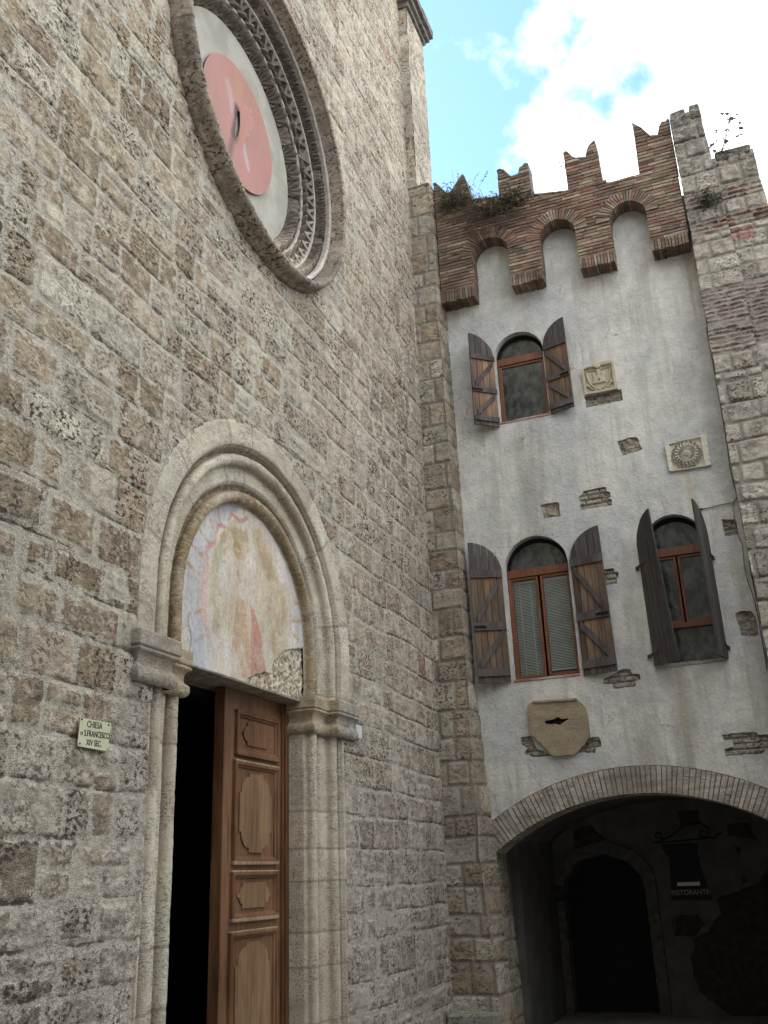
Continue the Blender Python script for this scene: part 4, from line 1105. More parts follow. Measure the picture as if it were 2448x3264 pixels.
# ---- windows
def frame_bars(name, rects, y0, y1, parent, mat=M_frame):
    b = BB()
    for (x0, x1, z0, z1) in rects: b.box(x0, x1, y0, y1, z0, z1)
    return b.build(name, mat, parent, .004)
def window(name_label, x0, x1, z0, zs, za, tz, lights, sill_mat=M_sill, blind=False, short=None):
    w = empty('window', ((x0 + x1) / 2, QY + .14, z0)); w['label'] = name_label; grp(w, castle)
    Y0 = QY + .13
    # fanlight: arched dark frame and glass
    cx = (x0 + x1) / 2; rx = (x1 - x0) / 2
    out = [(cx + rx * math.cos(R(t)), zs + (za - zs) * math.sin(R(t))) for t in np.linspace(0, 180, 24)]
    inn = [(cx + (rx - .045) * math.cos(R(t)), zs + (za - zs - .045) * math.sin(R(t))) for t in np.linspace(0, 180, 24)]
    poly_prism('fanlight_frame', [(x1, tz[1])] + out + [(x0, tz[1])] + [(x0 + .045, tz[1])] + inn[::-1] + [(x1 - .045, tz[1])], Y0, Y0 + .05, M_black, w)
    poly_prism('fanlight_glass', [(x1 - .02, tz[1])] + [(cx + (rx - .02) * math.cos(R(t)), zs + (za - zs - .02) * math.sin(R(t))) for t in np.linspace(0, 180, 24)] + [(x0 + .02, tz[1])], Y0 + .025, Y0 + .030, M_glass, w)
    frame_bars('transom', [(x0 + .002, x1 - .002, tz[0], tz[1])], Y0 - .025, Y0 + .04, w)
    zb = z0 if short is None else short
    frame_bars('window_frame', [(x0 + .002, x0 + .028, zb, tz[0]), (x1 - .028, x1 - .002, zb, tz[0]), (x0 + .028, x1 - .028, zb, zb + .028)], Y0 - .02, Y0 + .04, w)
    for (a, b_) in lights:
        fw = .034
        frame_bars('casement_frame', [(a, a + fw, zb + .030, tz[0] - .004), (b_ - fw, b_, zb + .030, tz[0] - .004), (a + fw, b_ - fw, zb + .030, zb + .030 + fw), (a + fw, b_ - fw, tz[0] - .004 - fw, tz[0] - .004)], Y0 - .008, Y0 + .035, w)
        b = BB(); b.box(a + fw, b_ - fw, Y0 + .012, Y0 + .017, zb + .03 + fw, tz[0] - .004 - fw); b.build('pane', M_clear if blind else M_glass, w)
    return w
w1 = window('small upper arched window with one dark pane in a brown frame', 1.105, 1.835, 7.79, 8.87, 9.21, (8.76, 8.875), [(1.13, 1.81)])
w2 = window('lower arched window with two blinds behind brown casements', .985, 1.865, 4.0, 5.54, 5.955, (5.43, 5.545), [(1.01, 1.405), (1.435, 1.845)], blind=True)
w3 = window('lower arched window half hidden behind its projecting shutters', 2.885, 3.665, 4.0, 5.57, 5.955, (5.43, 5.545), [(2.91, 3.255), (3.275, 3.645)], short=4.50)
frame_bars('middle_rail', [(2.887, 3.663, 4.46, 4.53)], QY + .10, QY + .17, w3)
b = BB(); b.box(2.89, 3.66, QY + .150, QY + .156, 4.0, 4.46); b.build('lower_pane', M_glass, w3)
frame_bars('lower_frame', [(2.887, 2.915, 4.0, 4.46)], QY + .12, QY + .17, w3, M_black)
frame_bars('lower_frame', [(3.635, 3.663, 4.0, 4.46)], QY + .12, QY + .17, w3, M_black)
# venetian blinds: slats
def blind(x0, x1, z0, z1, w, tilt=.5):
    b = BB(); z = z0
    while z < z1:
        b.box(x0, x1, QY + .175, QY + .188, z, z + .0085, (.5, .5, .5)); z += .021
    o = b.build('blind', M_blind, w); return o
blind(1.045, 1.37, 4.07, 5.36, w2); blind(1.47, 1.81, 4.12, 5.36, w2)
for (xa, xb) in ((1.045, 1.37), (1.47, 1.81)):
    b = BB(); b.box(xa, xb, QY + .166, QY + .186, 5.355, 5.385, (.5, .5, .5)); b.build('blind_rail', M_blind, w2)
for xc in (1.13, 1.28):
    b = BB(); b.box(xc - .003, xc + .003, QY + .165, QY + .170, 4.07, 5.36, (.6, .6, .6)); b.build('blind_cord', M_white, w2)
b = BB(); b.box(1.47, 1.81, QY + .170, QY + .19, 4.105, 4.118, (.5, .5, .5)); b.build('blind_rail', M_blind, w2)
# room behind each window, dark
# sills
def sill(x0, x1, z, seed, pal, hgt=.035):
    b = BB(); x = x0; g = np.random.default_rng(seed)
    while x < x1 - .03:
        x2 = min(x + g.uniform(.16, .28), x1); b.box(x, x2 - .004, QY - .014 + g.uniform(-.004, .004), QY + .14, z - hgt, z + g.uniform(-.003, .003), pal[g.integers(len(pal))] * g.uniform(.9, 1.1), .003); x = x2
    return b.build('window_sill', M_brick, castle, .004)
sill(1.10, 1.84, 7.785, 1, np.array([(.40, .24, .18), (.44, .30, .24), (.38, .27, .22)]))
sill(.98, 1.87, 4.0, 2, np.array([(.34, .30, .26), (.40, .22, .16), (.36, .33, .29)]), .03)
sill(2.83, 3.70, 4.0, 3, np.array([(.30, .285, .26), (.33, .31, .28)]), .045)
# ---- shutters
def shutter(label, hb, ht, fb, ft, zs, seed, npl=5, battens=True, dark=False, face=1):
    """hb,ht: hinge line bottom/top (x,y); fb,ft: free edge bottom/top; z of bottom, spring, apex in zs"""
    z0, zsp, za = zs
    g = np.random.default_rng(seed)
    sh = empty('shutter', (hb[0], hb[1], z0)); sh['label'] = label; grp(sh, castle)
    def pt(s_, z, d):
        t = (z - z0) / (za - z0)
        a = np.array(hb) * (1 - t) + np.array(ht) * t; c = np.array(fb) * (1 - t) + np.array(ft) * t
        p = a * (1 - s_) + c * s_; dr = (c - a) / np.linalg.norm(c - a); nn = np.array([-dr[1], dr[0]])
        if nn[1] > 0: nn = -nn
        nn = nn * face
        p = p + nn * d
        return (p[0], p[1], z)
    ztop = lambda s_: zsp + (za - zsp) * math.sqrt(max(0, 1 - (1 - s_) ** 2))
    def planks():
        V = []; F = []; C = []
        for k in range(npl):
            s0 = k / npl + .008; s1 = (k + 1) / npl - .008
            ns, nz = 4, 60
            tone = g.uniform(.85, 1.2); warm = g.uniform(.7, 1.2)
            dd = g.uniform(-.002, .002)
            base = len(V); zb = z0 + g.uniform(-.004, .006)
            for side in (0, 1):
                for i in range(nz + 1):
                    for j in range(ns + 1):
                        s_ = s0 + (s1 - s0) * j / ns; z = zb + (ztop(s_) - zb) * i / nz
                        V.append(pt(s_, z, dd if side == 0 else dd - .022))
                        h = (z - z0) / (za - z0)
                        gry = np.array([.078, .068, .066]); brn = np.array([.165, .105, .066]) * (1.35 if za - z0 < 1.7 else 1.0)
                        # bare brown wood between the battens, sheltered under each; weathered grey elsewhere
                        ht_ = (zsp - .02 - z0) / (za - z0)
                        f = 0
                        if battens:
                            nzv = float(vn(np.array(s_ * 5 + seed), np.array(z * 2.2), seed)) * .5 + .5
                            sec = ((h / ht_) * 2) % 1.0
                            f = (1 if h < ht_ else 0) * np.clip(.25 + 1.1 * sec ** .7 - .6 * (1 - s_) * 0 - .55 * abs(s_ - .35) - .35 * nzv + (.1 if side else 0), 0, 1)
                        if dark: gry = np.array([.062, .055, .055])
                        c = gry * (1 - f) + brn * warm * f
                        C.append(c * tone)
            N = (ns + 1) * (nz + 1)
            for i in range(nz):
                for j in range(ns):
                    a = base + i * (ns + 1) + j
                    F.append((a, a + 1, a + ns + 2, a + ns + 1)); F.append((a + N + ns + 1, a + N + ns + 2, a + N + 1, a + N))
            for i in range(nz):
                a = base + i * (ns + 1); F.append((a, a + ns + 1, a + N + ns + 1, a + N)); a += ns; F.append((a + ns + 1, a, a + N, a + N + ns + 1))
            for j in range(ns):
                a = base + j; F.append((a + 1, a, a + N, a + N + 1)); a += nz * (ns + 1); F.append((a, a + 1, a + N + 1, a + N))
        me = mesh_obj('planks', V, F, M_shut, sh, C)
        import bmesh
        bm = bmesh.new(); bm.from_mesh(me.data); bmesh.ops.recalc_face_normals(bm, faces=bm.faces); bm.to_mesh(me.data); bm.free()
    planks()
    def bar(name, p, q, w, d0=.001, d1=.026, vertical=False):
        """batten between two (s,z) points, width w in z"""
        n = 6; V = []
        for i in range(n + 1):
            t = i / n; s_ = p[0] + (q[0] - p[0]) * t; z = p[1] + (q[1] - p[1]) * t
            for dz in (-w / 2, w / 2):
                for d in (d0, d1): V.append(pt(s_, z + dz + g.uniform(-.002, .002), d + g.uniform(-.001, .001)))
        F = []
        for i in range(n):
            a = i * 4; c = a + 4
            F += [(a, a + 1, c + 1, c), (a + 2, c + 2, c + 3, a + 3), (a + 1, a + 3, c + 3, c + 1), (a, c, c + 2, a + 2)]
        F += [(0, 2, 3, 1), (n * 4, n * 4 + 1, n * 4 + 3, n * 4 + 2)]
        o = mesh_obj(name, V, F, M_shutbar, sh)
        import bmesh
        bm = bmesh.new(); bm.from_mesh(o.data); bmesh.ops.recalc_face_normals(bm, faces=bm.faces); bm.to_mesh(o.data); bm.free()
        return o
    if battens:
        H = zsp - z0
        zt, zm, zl = zsp - .02, z0 + H * .50, z0 + H * .09
        bw = .075 if H < 1.2 else .105
        for z in (zt, zm, zl): bar('batten', (.01, z), (.99, z), bw)
        for (za_, zb_) in ((zt - bw / 2, zm + bw / 2), (zm - bw / 2, zl + bw / 2)):
            bar('brace', (.10, za_ - .045), (.86, zb_ + .05), bw * 1.15, .001, .024)
        b_ = bar('latch', (.62, zm - .004), (.985, zm - .004), .03, .026, .038); b_.data.materials[0] = M_black
    else:
        for z in (z0 + (zsp - z0) * .84, z0 + .16):
            b_ = bar('hinge_strap', (-.10, z - .01), (.30, z + .02), .03, .001, .012); b_.data.materials[0] = M_iron
            b_ = bar('pintle', (-.16, z - .02), (-.04, z - .02), .045, -.01, .02); b_.data.materials[0] = M_iron
    return sh
shutter('left shutter of the upper window, brown planks with a Z brace', (1.10, 12.52), (1.095, 12.52), (.795, 12.26), (.805, 12.25), (7.70, 8.84, 9.215), 501, 4)
shutter('right shutter of the upper window, brown planks with a Z brace', (1.855, 12.52), (1.845, 12.52), (2.215, 12.42), (2.20, 12.41), (7.745, 8.84, 9.215), 502, 4)
shutter('left shutter of the blinded window, grey topped planks', (.955, 12.52), (.945, 12.52), (.54, 12.37), (.53, 12.35), (3.975, 5.50, 5.95), 503, 5)
shutter('right shutter of the blinded window, grey topped planks', (1.915, 12.52), (1.895, 12.52), (2.365, 12.43), (2.34, 12.42), (3.955, 5.50, 5.93), 504, 5)
shutter('dark left shutter standing out from the wall', (2.81, 12.50), (2.795, 12.50), (3.135, 12.28), (3.035, 12.13), (3.97, 5.56, 5.95), 505, 5, False, True, 1)
shutter('dark right shutter seen edge-on', (3.715, 12.50), (3.71, 12.50), (3.625, 12.20), (3.605, 12.03), (3.97, 5.56, 5.95), 506, 5, False, True, 1)

# ---- great arch: ring of pale bricks, soffit and jamb
bb = BB()
a0 = math.acos(1.985 / AR1); a1 = math.pi - math.acos(1.86 / AR1)
t = a0; g = np.random.default_rng(600)
while t < a1:
    t2 = t + g.uniform(.0165, .0235)
    c = PAL_BP[g.integers(len(PAL_BP))] * g.uniform(.85, 1.0)
    cuts = [0, 1] if g.random() < .45 else [0, g.choice([.32, .5, .68]), 1]
    y = QY - .020 + g.uniform(-.005, .005)
    for u0_, u1_ in zip(cuts[:-1], cuts[1:]):
        ra, rb = AR1 + .32 * u0_ + (.003 if u0_ else 0), AR1 + .32 * u1_ - (.003 if u1_ < 1 else 0) + (g.uniform(-.005, .004) if u1_ == 1 else 0)
        q = [(AX + r_ * math.cos(a_), AZ + r_ * math.sin(a_)) for r_, a_ in ((ra, t + .0020), (rb, t + .0020), (rb, t2 - .0020), (ra, t2 - .0020))]
        bb.quadprism(q, y, QY + (.5 if u0_ == 0 else .2), c * g.uniform(.94, 1.06), jit=.002)
    t = t2
o = bb.build('arch_ring', M_brick, castle); o['label'] = 'wide low arch of pale bricks set on edge'
def arc_pts(r, aa, ab, n): return [(AX + r * math.cos(aa + (ab - aa) * i / n), AZ + r * math.sin(aa + (ab - aa) * i / n)) for i in range(n + 1)]
M_lightmortar = m_simple('pale_arch_mortar', (.11, .10, .09), (.17, .155, .135), 20, .95, .4, .006)
poly_prism('arch_core', arc_pts(AR1 + .004, a0, a1, 40) + arc_pts(AR1 + .33, a0 - .02, a1 + .02, 40)[::-1], QY - .006, QY + .52, M_lightmortar, castle)
stone_face('jamb', (.56, 0, 0), (0, 1, 0), (0, 0, 1), (1, 0, 0), 12.545, 13.06, -.4, 1.86, .015, M_grey, castle, 620, hr=(.24, .36), wr=(.3, .6), relief=.02, pal=PAL_G * .85,
           shape=lambda U, V: np.interp(V, [-.4, 0, 1.4, 1.9], [.09, .06, .0, -.02]))
b = BB(); b.box(.30, .53, 12.50, 13.05, -.4, 2.3); b.build('jamb_core', M_instone, castle)
b = BB(); b.box(4.37, 4.6, QY, 13.1, -.4, 3.0, (.3, .3, .3)); b.build('right_jamb', M_inplaster, castle)
# ---- passage: side walls, vault and back wall with the inner doorway
pas = empty('passage', (2.3, 14.5, -.4)); pas['label'] = 'dark vaulted passage behind the wide arch'; grp(pas, castle)
YB = 16.0
doorp = [(.67, -.4), (.67, 1.25)] + [(.67, 1.25), (.72, 1.50), (.93, 1.74), (1.33, 1.83), (1.70, 1.70), (1.88, 1.48), (1.91, 1.25)][1:] + [(1.91, -.4)]
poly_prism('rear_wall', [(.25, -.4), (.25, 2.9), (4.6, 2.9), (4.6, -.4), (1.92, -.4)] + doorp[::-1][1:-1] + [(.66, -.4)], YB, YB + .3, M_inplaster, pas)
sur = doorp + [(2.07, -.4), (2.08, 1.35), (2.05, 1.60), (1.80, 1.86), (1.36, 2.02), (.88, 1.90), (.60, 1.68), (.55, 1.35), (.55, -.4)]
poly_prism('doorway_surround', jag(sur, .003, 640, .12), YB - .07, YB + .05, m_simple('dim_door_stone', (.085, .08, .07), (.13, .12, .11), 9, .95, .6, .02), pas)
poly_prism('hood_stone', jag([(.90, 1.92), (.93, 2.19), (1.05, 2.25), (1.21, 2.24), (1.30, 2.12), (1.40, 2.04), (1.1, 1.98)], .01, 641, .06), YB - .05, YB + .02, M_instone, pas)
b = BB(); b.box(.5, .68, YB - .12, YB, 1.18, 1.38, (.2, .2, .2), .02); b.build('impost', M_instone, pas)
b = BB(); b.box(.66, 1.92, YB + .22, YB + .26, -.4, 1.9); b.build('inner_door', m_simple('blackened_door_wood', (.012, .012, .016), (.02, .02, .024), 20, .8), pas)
# patches of rubble where the passage plaster has gone
M_in2 = M_instone
for i, p in enumerate([[(4.6, 1.75), (3.70, 1.55), (3.55, 1.36), (3.41, 1.30), (2.91, 1.14), (2.95, .94), (2.80, .80), (2.73, .69), (2.62, .67), (2.50, .61), (2.50, .48), (2.43, .37), (2.44, .1), (2.50, -.10), (2.87, -.40), (4.6, -.40)],
                       [(2.55, 2.39), (2.85, 2.40), (2.84, 2.20), (2.75, 2.16), (2.54, 2.18)], [(3.22, 2.18), (3.53, 2.17), (3.60, 1.93), (3.21, 2.00)], [(3.27, 1.86), (3.38, 1.84), (3.32, 1.70)],
                       [(3.33, 1.45), (3.39, 1.37), (3.28, 1.31)], [(2.28, .90), (2.45, .94), (2.62, .93), (2.69, .80), (2.55, .63), (2.26, .64)]]):
    poly_prism('bare_rubble', jag(p, .012, 650 + i, .06), YB - .012, YB + .01, M_in2, pas)
poly_prism('side_wall', [(13.0, -.4), (13.0, 2.9), (13.28, 2.9), (13.28, -.4)], .25, .54, M_inplaster, pas, axis='X')
poly_prism('side_wall', [(13.75, -.4), (13.75, 2.9), (YB, 2.9), (YB, -.4)], .25, .54, M_inplaster, pas, axis='X')
b = BB(); b.box(.27, .33, 13.28, 13.75, -.4, 2.9); b.build('side_door', M_black, pas)
b = BB(); b.box(4.55, 4.75, 13.05, YB, -.4, 2.9); b.build('side_wall', M_inplaster, pas)
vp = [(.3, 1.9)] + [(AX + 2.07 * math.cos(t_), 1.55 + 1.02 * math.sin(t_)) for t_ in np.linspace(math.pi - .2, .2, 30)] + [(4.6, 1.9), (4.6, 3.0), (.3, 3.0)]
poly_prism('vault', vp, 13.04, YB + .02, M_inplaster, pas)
b = BB(); b.box(2.135, 2.25, YB - .06, YB, .64, .86, (.3, .3, .3)); o = b.build('entry_phone', M_inplaster, pas)
# ---- hanging restaurant sign
sg = empty('restaurant_sign', (2.7, 14.5, 1.95))
tag(sg, 'dark robe-shaped sign reading RISTORANTE hung from a scrolled iron bracket', 'sign')
SY = 14.5
poly_prism('sign_board', [(2.39, 1.90), (2.88, 1.90), (2.875, 1.82), (2.855, 1.74), (2.87, 1.60), (2.90, 1.45), (2.965, 1.165), (2.42, 1.175), (2.46, 1.45), (2.475, 1.62), (2.47, 1.73), (2.40, 1.82)], SY, SY + .03, M_black, sg, bevel=.004)
b = BB(); b.box(2.535, 2.83, SY - .006, SY + .001, 1.355, 1.40); b.build('pale_strip', M_strip, sg)
text_obj('lettering', 'RISTORANTE', (2.69, SY - .003, 1.27), .092, M_letter, sg, Matrix(((1, 0, 0, 0), (0, 0, -1, 0), (0, 1, 0, 0), (0, 0, 0, 1))), .92, bold=.002)
def spiral(cx, cz, r0, r1, a0_, a1_, n=26): return [(cx + (r0 + (r1 - r0) * i / n) * math.cos(R(a0_ + (a1_ - a0_) * i / n)), SY + .015, cz + (r0 + (r1 - r0) * i / n) * math.sin(R(a0_ + (a1_ - a0_) * i / n))) for i in range(n + 1)]
tube('bracket_bar', [(2.27, SY + .015, 1.925), (2.6, SY + .015, 1.93), (3.12, SY + .015, 1.955)], .011, M_black, sg)
tube('scroll', spiral(2.36, 2.01, .022, .055, 300, -60) + [(2.42, SY + .015, 1.96), (2.55, SY + .015, 2.0), (2.68, SY + .015, 2.10), (2.82, SY + .015, 2.16), (2.95, SY + .015, 2.15), (3.04, SY + .015, 2.08), (3.03, SY + .015, 2.0)] + spiral(2.96, 2.02, .07, .02, 0, -330), .011, M_black, sg)
tube('bracket_arm', [(3.12, SY + .015, 1.955), (3.12, SY + .4, 2.0), (3.12, YB, 2.05)], .012, M_black, sg)

# ================================================================== carved stones set in the facade
def relief(name, label, cat, x0, x1, z0, z1, fn, mat, res=.006, base=.0, thick=.05, y=QY):
    us = np.arange(x0, x1 + res, res); vs = np.arange(z0, z1 + res, res)
    U, V = np.meshgrid(us, vs)
    H, ins = fn(U, V)
    root = empty(name, ((x0 + x1) / 2, y, z0)); tag(root, label, cat)
    P = np.stack([U, y - .045 - (H - .03) * 1.75, V], -1)
    mask = None
    if ins is not None: mask = ins[:-1, :-1] & ins[1:, 1:] & ins[1:, :-1] & ins[:-1, 1:]
    grid_mesh('carved_face', P, mask, mat, root, None, None)
    return root
def sh_d(U, V, cx, top, w, h):
    """signed-ish distance inside a heater shield: positive inside"""
    t = np.clip((top - V) / h, 0, 1.2)
    hw = w / 2 * np.sqrt(np.clip(1 - t ** 2.4, 0, 1))
    dip = .02 * (1 - ((U - cx) / (w / 2)) ** 2)
    return np.minimum(hw - np.abs(U - cx), top - dip - V)
def f_shield(U, V):
    cx = 2.592; n = .0012 * fbm(U * 25, V * 25, 4, 700)
    H = np.full(U.shape, .030) + n
    fld = (np.abs(U - cx) < .195) & (V > 7.965) & (V < 8.345)
    H = np.where(fld, .006 + n, H)
    d = sh_d(U, V, cx, 8.325, .37, .35)
    H = np.where(d > 0, .026 * sstep(0, .012, d) + .002 + n, H); H = np.where(d > .022, .016 + n, H)
    tw = (np.abs(U - cx) < .075) & (V > 8.10) & (V < 8.20)
    tw |= (np.abs(np.abs(U - cx) - .060) < .020) & (V >= 8.19) & (V < 8.245) | (np.abs(U - cx) < .024) & (V >= 8.19) & (V < 8.285)
    tw |= (np.abs(U - cx) < .095) & (V > 8.08) & (V < 8.105)
    H = np.where(tw & (d > .02), .030 + n, H)
    H = np.where((np.abs(U - cx) < .016) & (V > 8.105) & (V < 8.145), .014, H)
    for sx in (-1, 1):       # leafy scrolls at the foot
        for k in range(4):
            px, pz = cx + sx * (.155 - .03 * k), 8.07 - .028 * k
            dd = np.hypot((U - px) * (1 if k % 2 else .7), (V - pz)); H = np.where((dd < .026) & (d < 0) & fld, .026 - 12 * dd ** 2, H)
    H = np.where(np.hypot(U - cx, (V - 8.34) * 1.6) < .045, .034 + n, H)
    ins = in_poly(U, V, [(2.37, 7.935), (2.362, 8.30), (2.385, 8.345), (2.44, 8.365), (2.56, 8.385), (2.74, 8.405), (2.80, 8.39), (2.825, 8.35), (2.832, 7.93), (2.60, 7.925)])
    edge = np.full(U.shape, 1.)
    return H, ins
o = relief('coat_of_arms', 'yellowed stone carved with a shield bearing a small castle, right of the upper window', 'relief', 2.34, 2.86, 7.90, 8.43, f_shield, M_ivory2)
poly_prism('stone_block', [(2.37, 7.936), (2.363, 8.30), (2.385, 8.343), (2.44, 8.363), (2.56, 8.383), (2.74, 8.403), (2.80, 8.388), (2.824, 8.35), (2.831, 7.931), (2.60, 7.926)], QY - .043, QY + .02, M_ivory2, o, holes=[[(2.378, 7.944), (2.371, 8.295), (2.39, 8.334), (2.56, 8.373), (2.74, 8.393), (2.79, 8.38), (2.815, 8.345), (2.823, 7.94)]])
def f_sun(U, V):
    cx, cz = 3.608, 6.765; n = .003 * fbm(U * 25, V * 25, 4, 710)
    H = np.full(U.shape, .030) + n
    fld = (U > 3.40) & (U < 3.815) & (V < 6.965)
    H = np.where(fld, .008 + n, H)
    r = np.hypot(U - cx, V - cz); a = np.arctan2(V - cz, U - cx)
    N = 20; u = np.abs(((a / (2 * math.pi) * N) % 1) - .5) * 2         # 0 at petal centre... 1 between
    rim = .205 - .022 * u ** 2
    pet = (r < rim) & (r > .105)
    hh = .040 * (1 - .75 * u ** 3) * sstep(.0, .014, rim - r)
    H = np.where(pet, np.maximum(H, hh + n), H)
    hole = np.hypot((r - .170) / .020, (u) * r * .157 / .010 * 1.0) < 1
    H = np.where(hole & pet, -.004, H)
    cup = .034 + .012 * np.cos(a * 32) * sstep(.03, .10, r)
    H = np.where(r < .112, np.where(r > .100, .020, cup + n), H)
    H = np.where(r < .035, .045 + .006 * np.cos(a * 5), H)
    H = np.where((r > .1) & (V < cz - .02) & (r < .122) & (r > .108), .05, H)
    ins = in_poly(U, V, [(3.345, 6.955), (3.352, 6.575), (3.37, 6.555), (3.89, 6.545), (3.895, 6.995)])
    return H, ins
o = relief('rosette_relief', 'pale stone slab carved with a big sunflower-like rosette', 'relief', 3.33, 3.91, 6.53, 7.01, f_sun, M_ivory, res=.0045)
poly_prism('stone_block', [(3.346, 6.954), (3.353, 6.576), (3.371, 6.556), (3.889, 6.546), (3.894, 6.994)], QY - .043, QY + .02, M_ivory, o, holes=[[(3.354, 6.946), (3.361, 6.582), (3.376, 6.566), (3.881, 6.556), (3.886, 6.984)]])
ho = empty('hole_slab', (1.52, QY, 2.97)); tag(ho, 'tan stone slab with clipped corners and a ragged slot, above the wide arch', 'stone slab')
M_tanslab = m_stone('tan_slab_stone', pit=.2, pitscale=34, stain=.4, stainc=(.20, .17, .14), crust=.35, crustc=(.42, .35, .26), ragged=0, smear=0, var=.16)
TAN = (.39, .315, .22)
slot = jag([(1.355, 3.425), (1.40, 3.432), (1.47, 3.435), (1.53, 3.462), (1.57, 3.43), (1.66, 3.435), (1.655, 3.415), (1.60, 3.385), (1.545, 3.355), (1.48, 3.375), (1.40, 3.378), (1.36, 3.39)], .004, 720, .04)
poly_prism('slab', jag([(1.155, 3.655), (1.23, 3.685), (1.80, 3.665), (1.895, 3.55), (1.91, 3.40), (1.905, 3.18), (1.84, 3.10), (1.70, 2.975), (1.42, 2.972), (1.28, 3.14), (1.145, 3.29), (1.14, 3.50)], .004, 721, .05), QY - .055, QY + .02, M_tanslab, ho, holes=[slot], bevel=.006, col=TAN)
poly_prism('slab_moulding', jag([(1.24, 3.665), (1.80, 3.648), (1.80, 3.672), (1.23, 3.692)], .003, 722, .06), QY - .075, QY - .02, M_tanslab, ho, bevel=.005, col=TAN)
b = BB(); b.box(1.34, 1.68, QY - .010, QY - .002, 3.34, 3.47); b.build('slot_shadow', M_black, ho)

# ---- cable along the wall
cab = tube('wall_cable', [(3.69, QY - .02, 5.965), (3.77, QY - .018, 5.965), (3.95, QY - .02, 5.985), (4.08, QY - .02, 5.985), (4.125, QY - .02, 6.03), (4.135, QY - .02, 6.12), (4.12, QY - .02, 6.3), (4.115, QY - .02, 6.5), (4.13, QY - .02, 6.8), (4.135, QY - .02, 7.4), (4.13, QY - .02, 8.6)], .007, M_cable)
tag(cab, 'thin grey cable climbing the plaster beside the stone pier', 'cable')
cab2 = tube('wall_cable', [(4.085, QY - .015, 6.0), (4.06, QY - .02, 5.8), (4.07, QY - .02, 5.55), (4.10, QY - .03, 5.4), (4.075, QY - .03, 5.1), (4.09, QY - .03, 4.9), (4.12, QY - .02, 4.72), (4.13, QY - .02, 4.4), (4.125, QY - .02, 3.8)], .005, M_cable)
tag(cab2, 'slack thin cable drooping below the cable bend beside the pier', 'cable')
sk = tube('cable_end', [(3.66, QY - .03, 5.96), (3.695, QY - .02, 5.966)], .013, M_black, cab)

# ================================================================== stone PIER at the right
pier = empty('stone_pier', (4.7, 12.5, -.4))
tag(pier, 'tall pier of mixed rough stone and brick at the right end of the castle house', 'pier')
PYF = 12.25
rows = []
g = np.random.default_rng(800)
z = -.4
spec = [(7.60, 's'), (7.72, 's'), (8.02, 's'), (8.98, 'b'), (9.9, 's'), (10.12, 'm'), (10.35, 's'), (10.62, 'm'), (12.2, 's')]
for top, kd in spec:
    while z < top - .02:
        if kd == 's': h = g.uniform(.24, .36); k = 1; w = (.26, .46)
        elif kd == 'b': h = .066; k = 2; w = (.18, .30)
        else: h = .075; k = 3; w = (.16, .4)
        h = min(h, top - z) if top - z < h * 1.5 else h
        rows.append((z, z + h, w, k)); z += h
pals = {1: np.array([(.46, .43, .36), (.40, .37, .31), (.50, .47, .40), (.36, .33, .27)]), 2: np.array([(.38, .29, .235), (.35, .25, .20), (.40, .325, .27), (.32, .225, .18)]), 3: np.array([(.36, .20, .155), (.34, .285, .23), (.31, .17, .13)])}
def pier_col(U, V, C, RR, up):
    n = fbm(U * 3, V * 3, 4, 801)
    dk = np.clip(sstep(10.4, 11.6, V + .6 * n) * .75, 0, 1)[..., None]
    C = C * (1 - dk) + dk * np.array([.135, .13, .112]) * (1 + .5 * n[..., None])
    rb = ((V > 9.78) & (V < 9.98) & (U < 4.32) | (V > 9.70) & (V < 9.92) & (U > 4.66) & (U < 4.98))[..., None]
    C = np.where(rb & (n[..., None] > -.5), np.array([.34, .17, .14]) * (1 + .4 * n[..., None]), C)
    return C
def taper(a0_, a1_):
    return lambda v: (a0_, a1_)
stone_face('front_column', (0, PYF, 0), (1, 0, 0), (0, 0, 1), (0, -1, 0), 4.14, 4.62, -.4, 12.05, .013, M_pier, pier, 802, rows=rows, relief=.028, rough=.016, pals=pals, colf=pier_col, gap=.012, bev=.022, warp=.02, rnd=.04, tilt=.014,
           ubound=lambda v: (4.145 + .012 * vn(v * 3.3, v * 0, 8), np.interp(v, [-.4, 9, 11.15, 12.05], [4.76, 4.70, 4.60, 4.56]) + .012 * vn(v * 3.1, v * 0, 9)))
sidep = stone_face('pier_flank', (4.152, 0, 0), (0, -1, 0), (0, 0, 1), (-1, 0, 0), -12.56, -12.24, -.4, 12.05, .02, M_pier, pier, 803, hr=(.22, .34), wr=(.2, .4), relief=.014, pal=np.array([(.30, .22, .16), (.28, .24, .19), (.33, .28, .22)]))
stone_face('rear_column', (0, PYF + .07, 0), (1, 0, 0), (0, 0, 1), (0, -1, 0), 4.58, 5.4, -.4, 11.16, .015, M_pier, pier, 804, rows=[(a + .07, b_ + .07, w, k) for a, b_, w, k in rows], relief=.028, rough=.016, pals=pals, colf=pier_col, gap=.013, bev=.022, warp=.02, rnd=.04, tilt=.014,
           ubound=lambda v: (v * 0 + 4.54, np.interp(v, [-.4, 9, 10.1, 11.16], [5.75, 5.27, 5.21, 5.16]) + .014 * vn(v * 2.9, v * 0, 19)))
b = BB()
b.box(4.17, 4.55, PYF + .005, 12.9, -.4, 12.03, (.2, .19, .17)); b.box(4.5, 5.14, PYF + .075, 13.0, -.4, 11.14, (.2, .19, .17))
b.hexa([(5.1, PYF + .075, -.4), (5.73, PYF + .075, -.4), (5.73, 13, -.4), (5.1, 13, -.4), (5.1, PYF + .075, 11.13), (5.14, PYF + .075, 11.13), (5.14, 13, 11.13), (5.1, 13, 11.13)], (.2, .19, .17))
b.build('pier_core', M_pier, pier)
cst = BB()
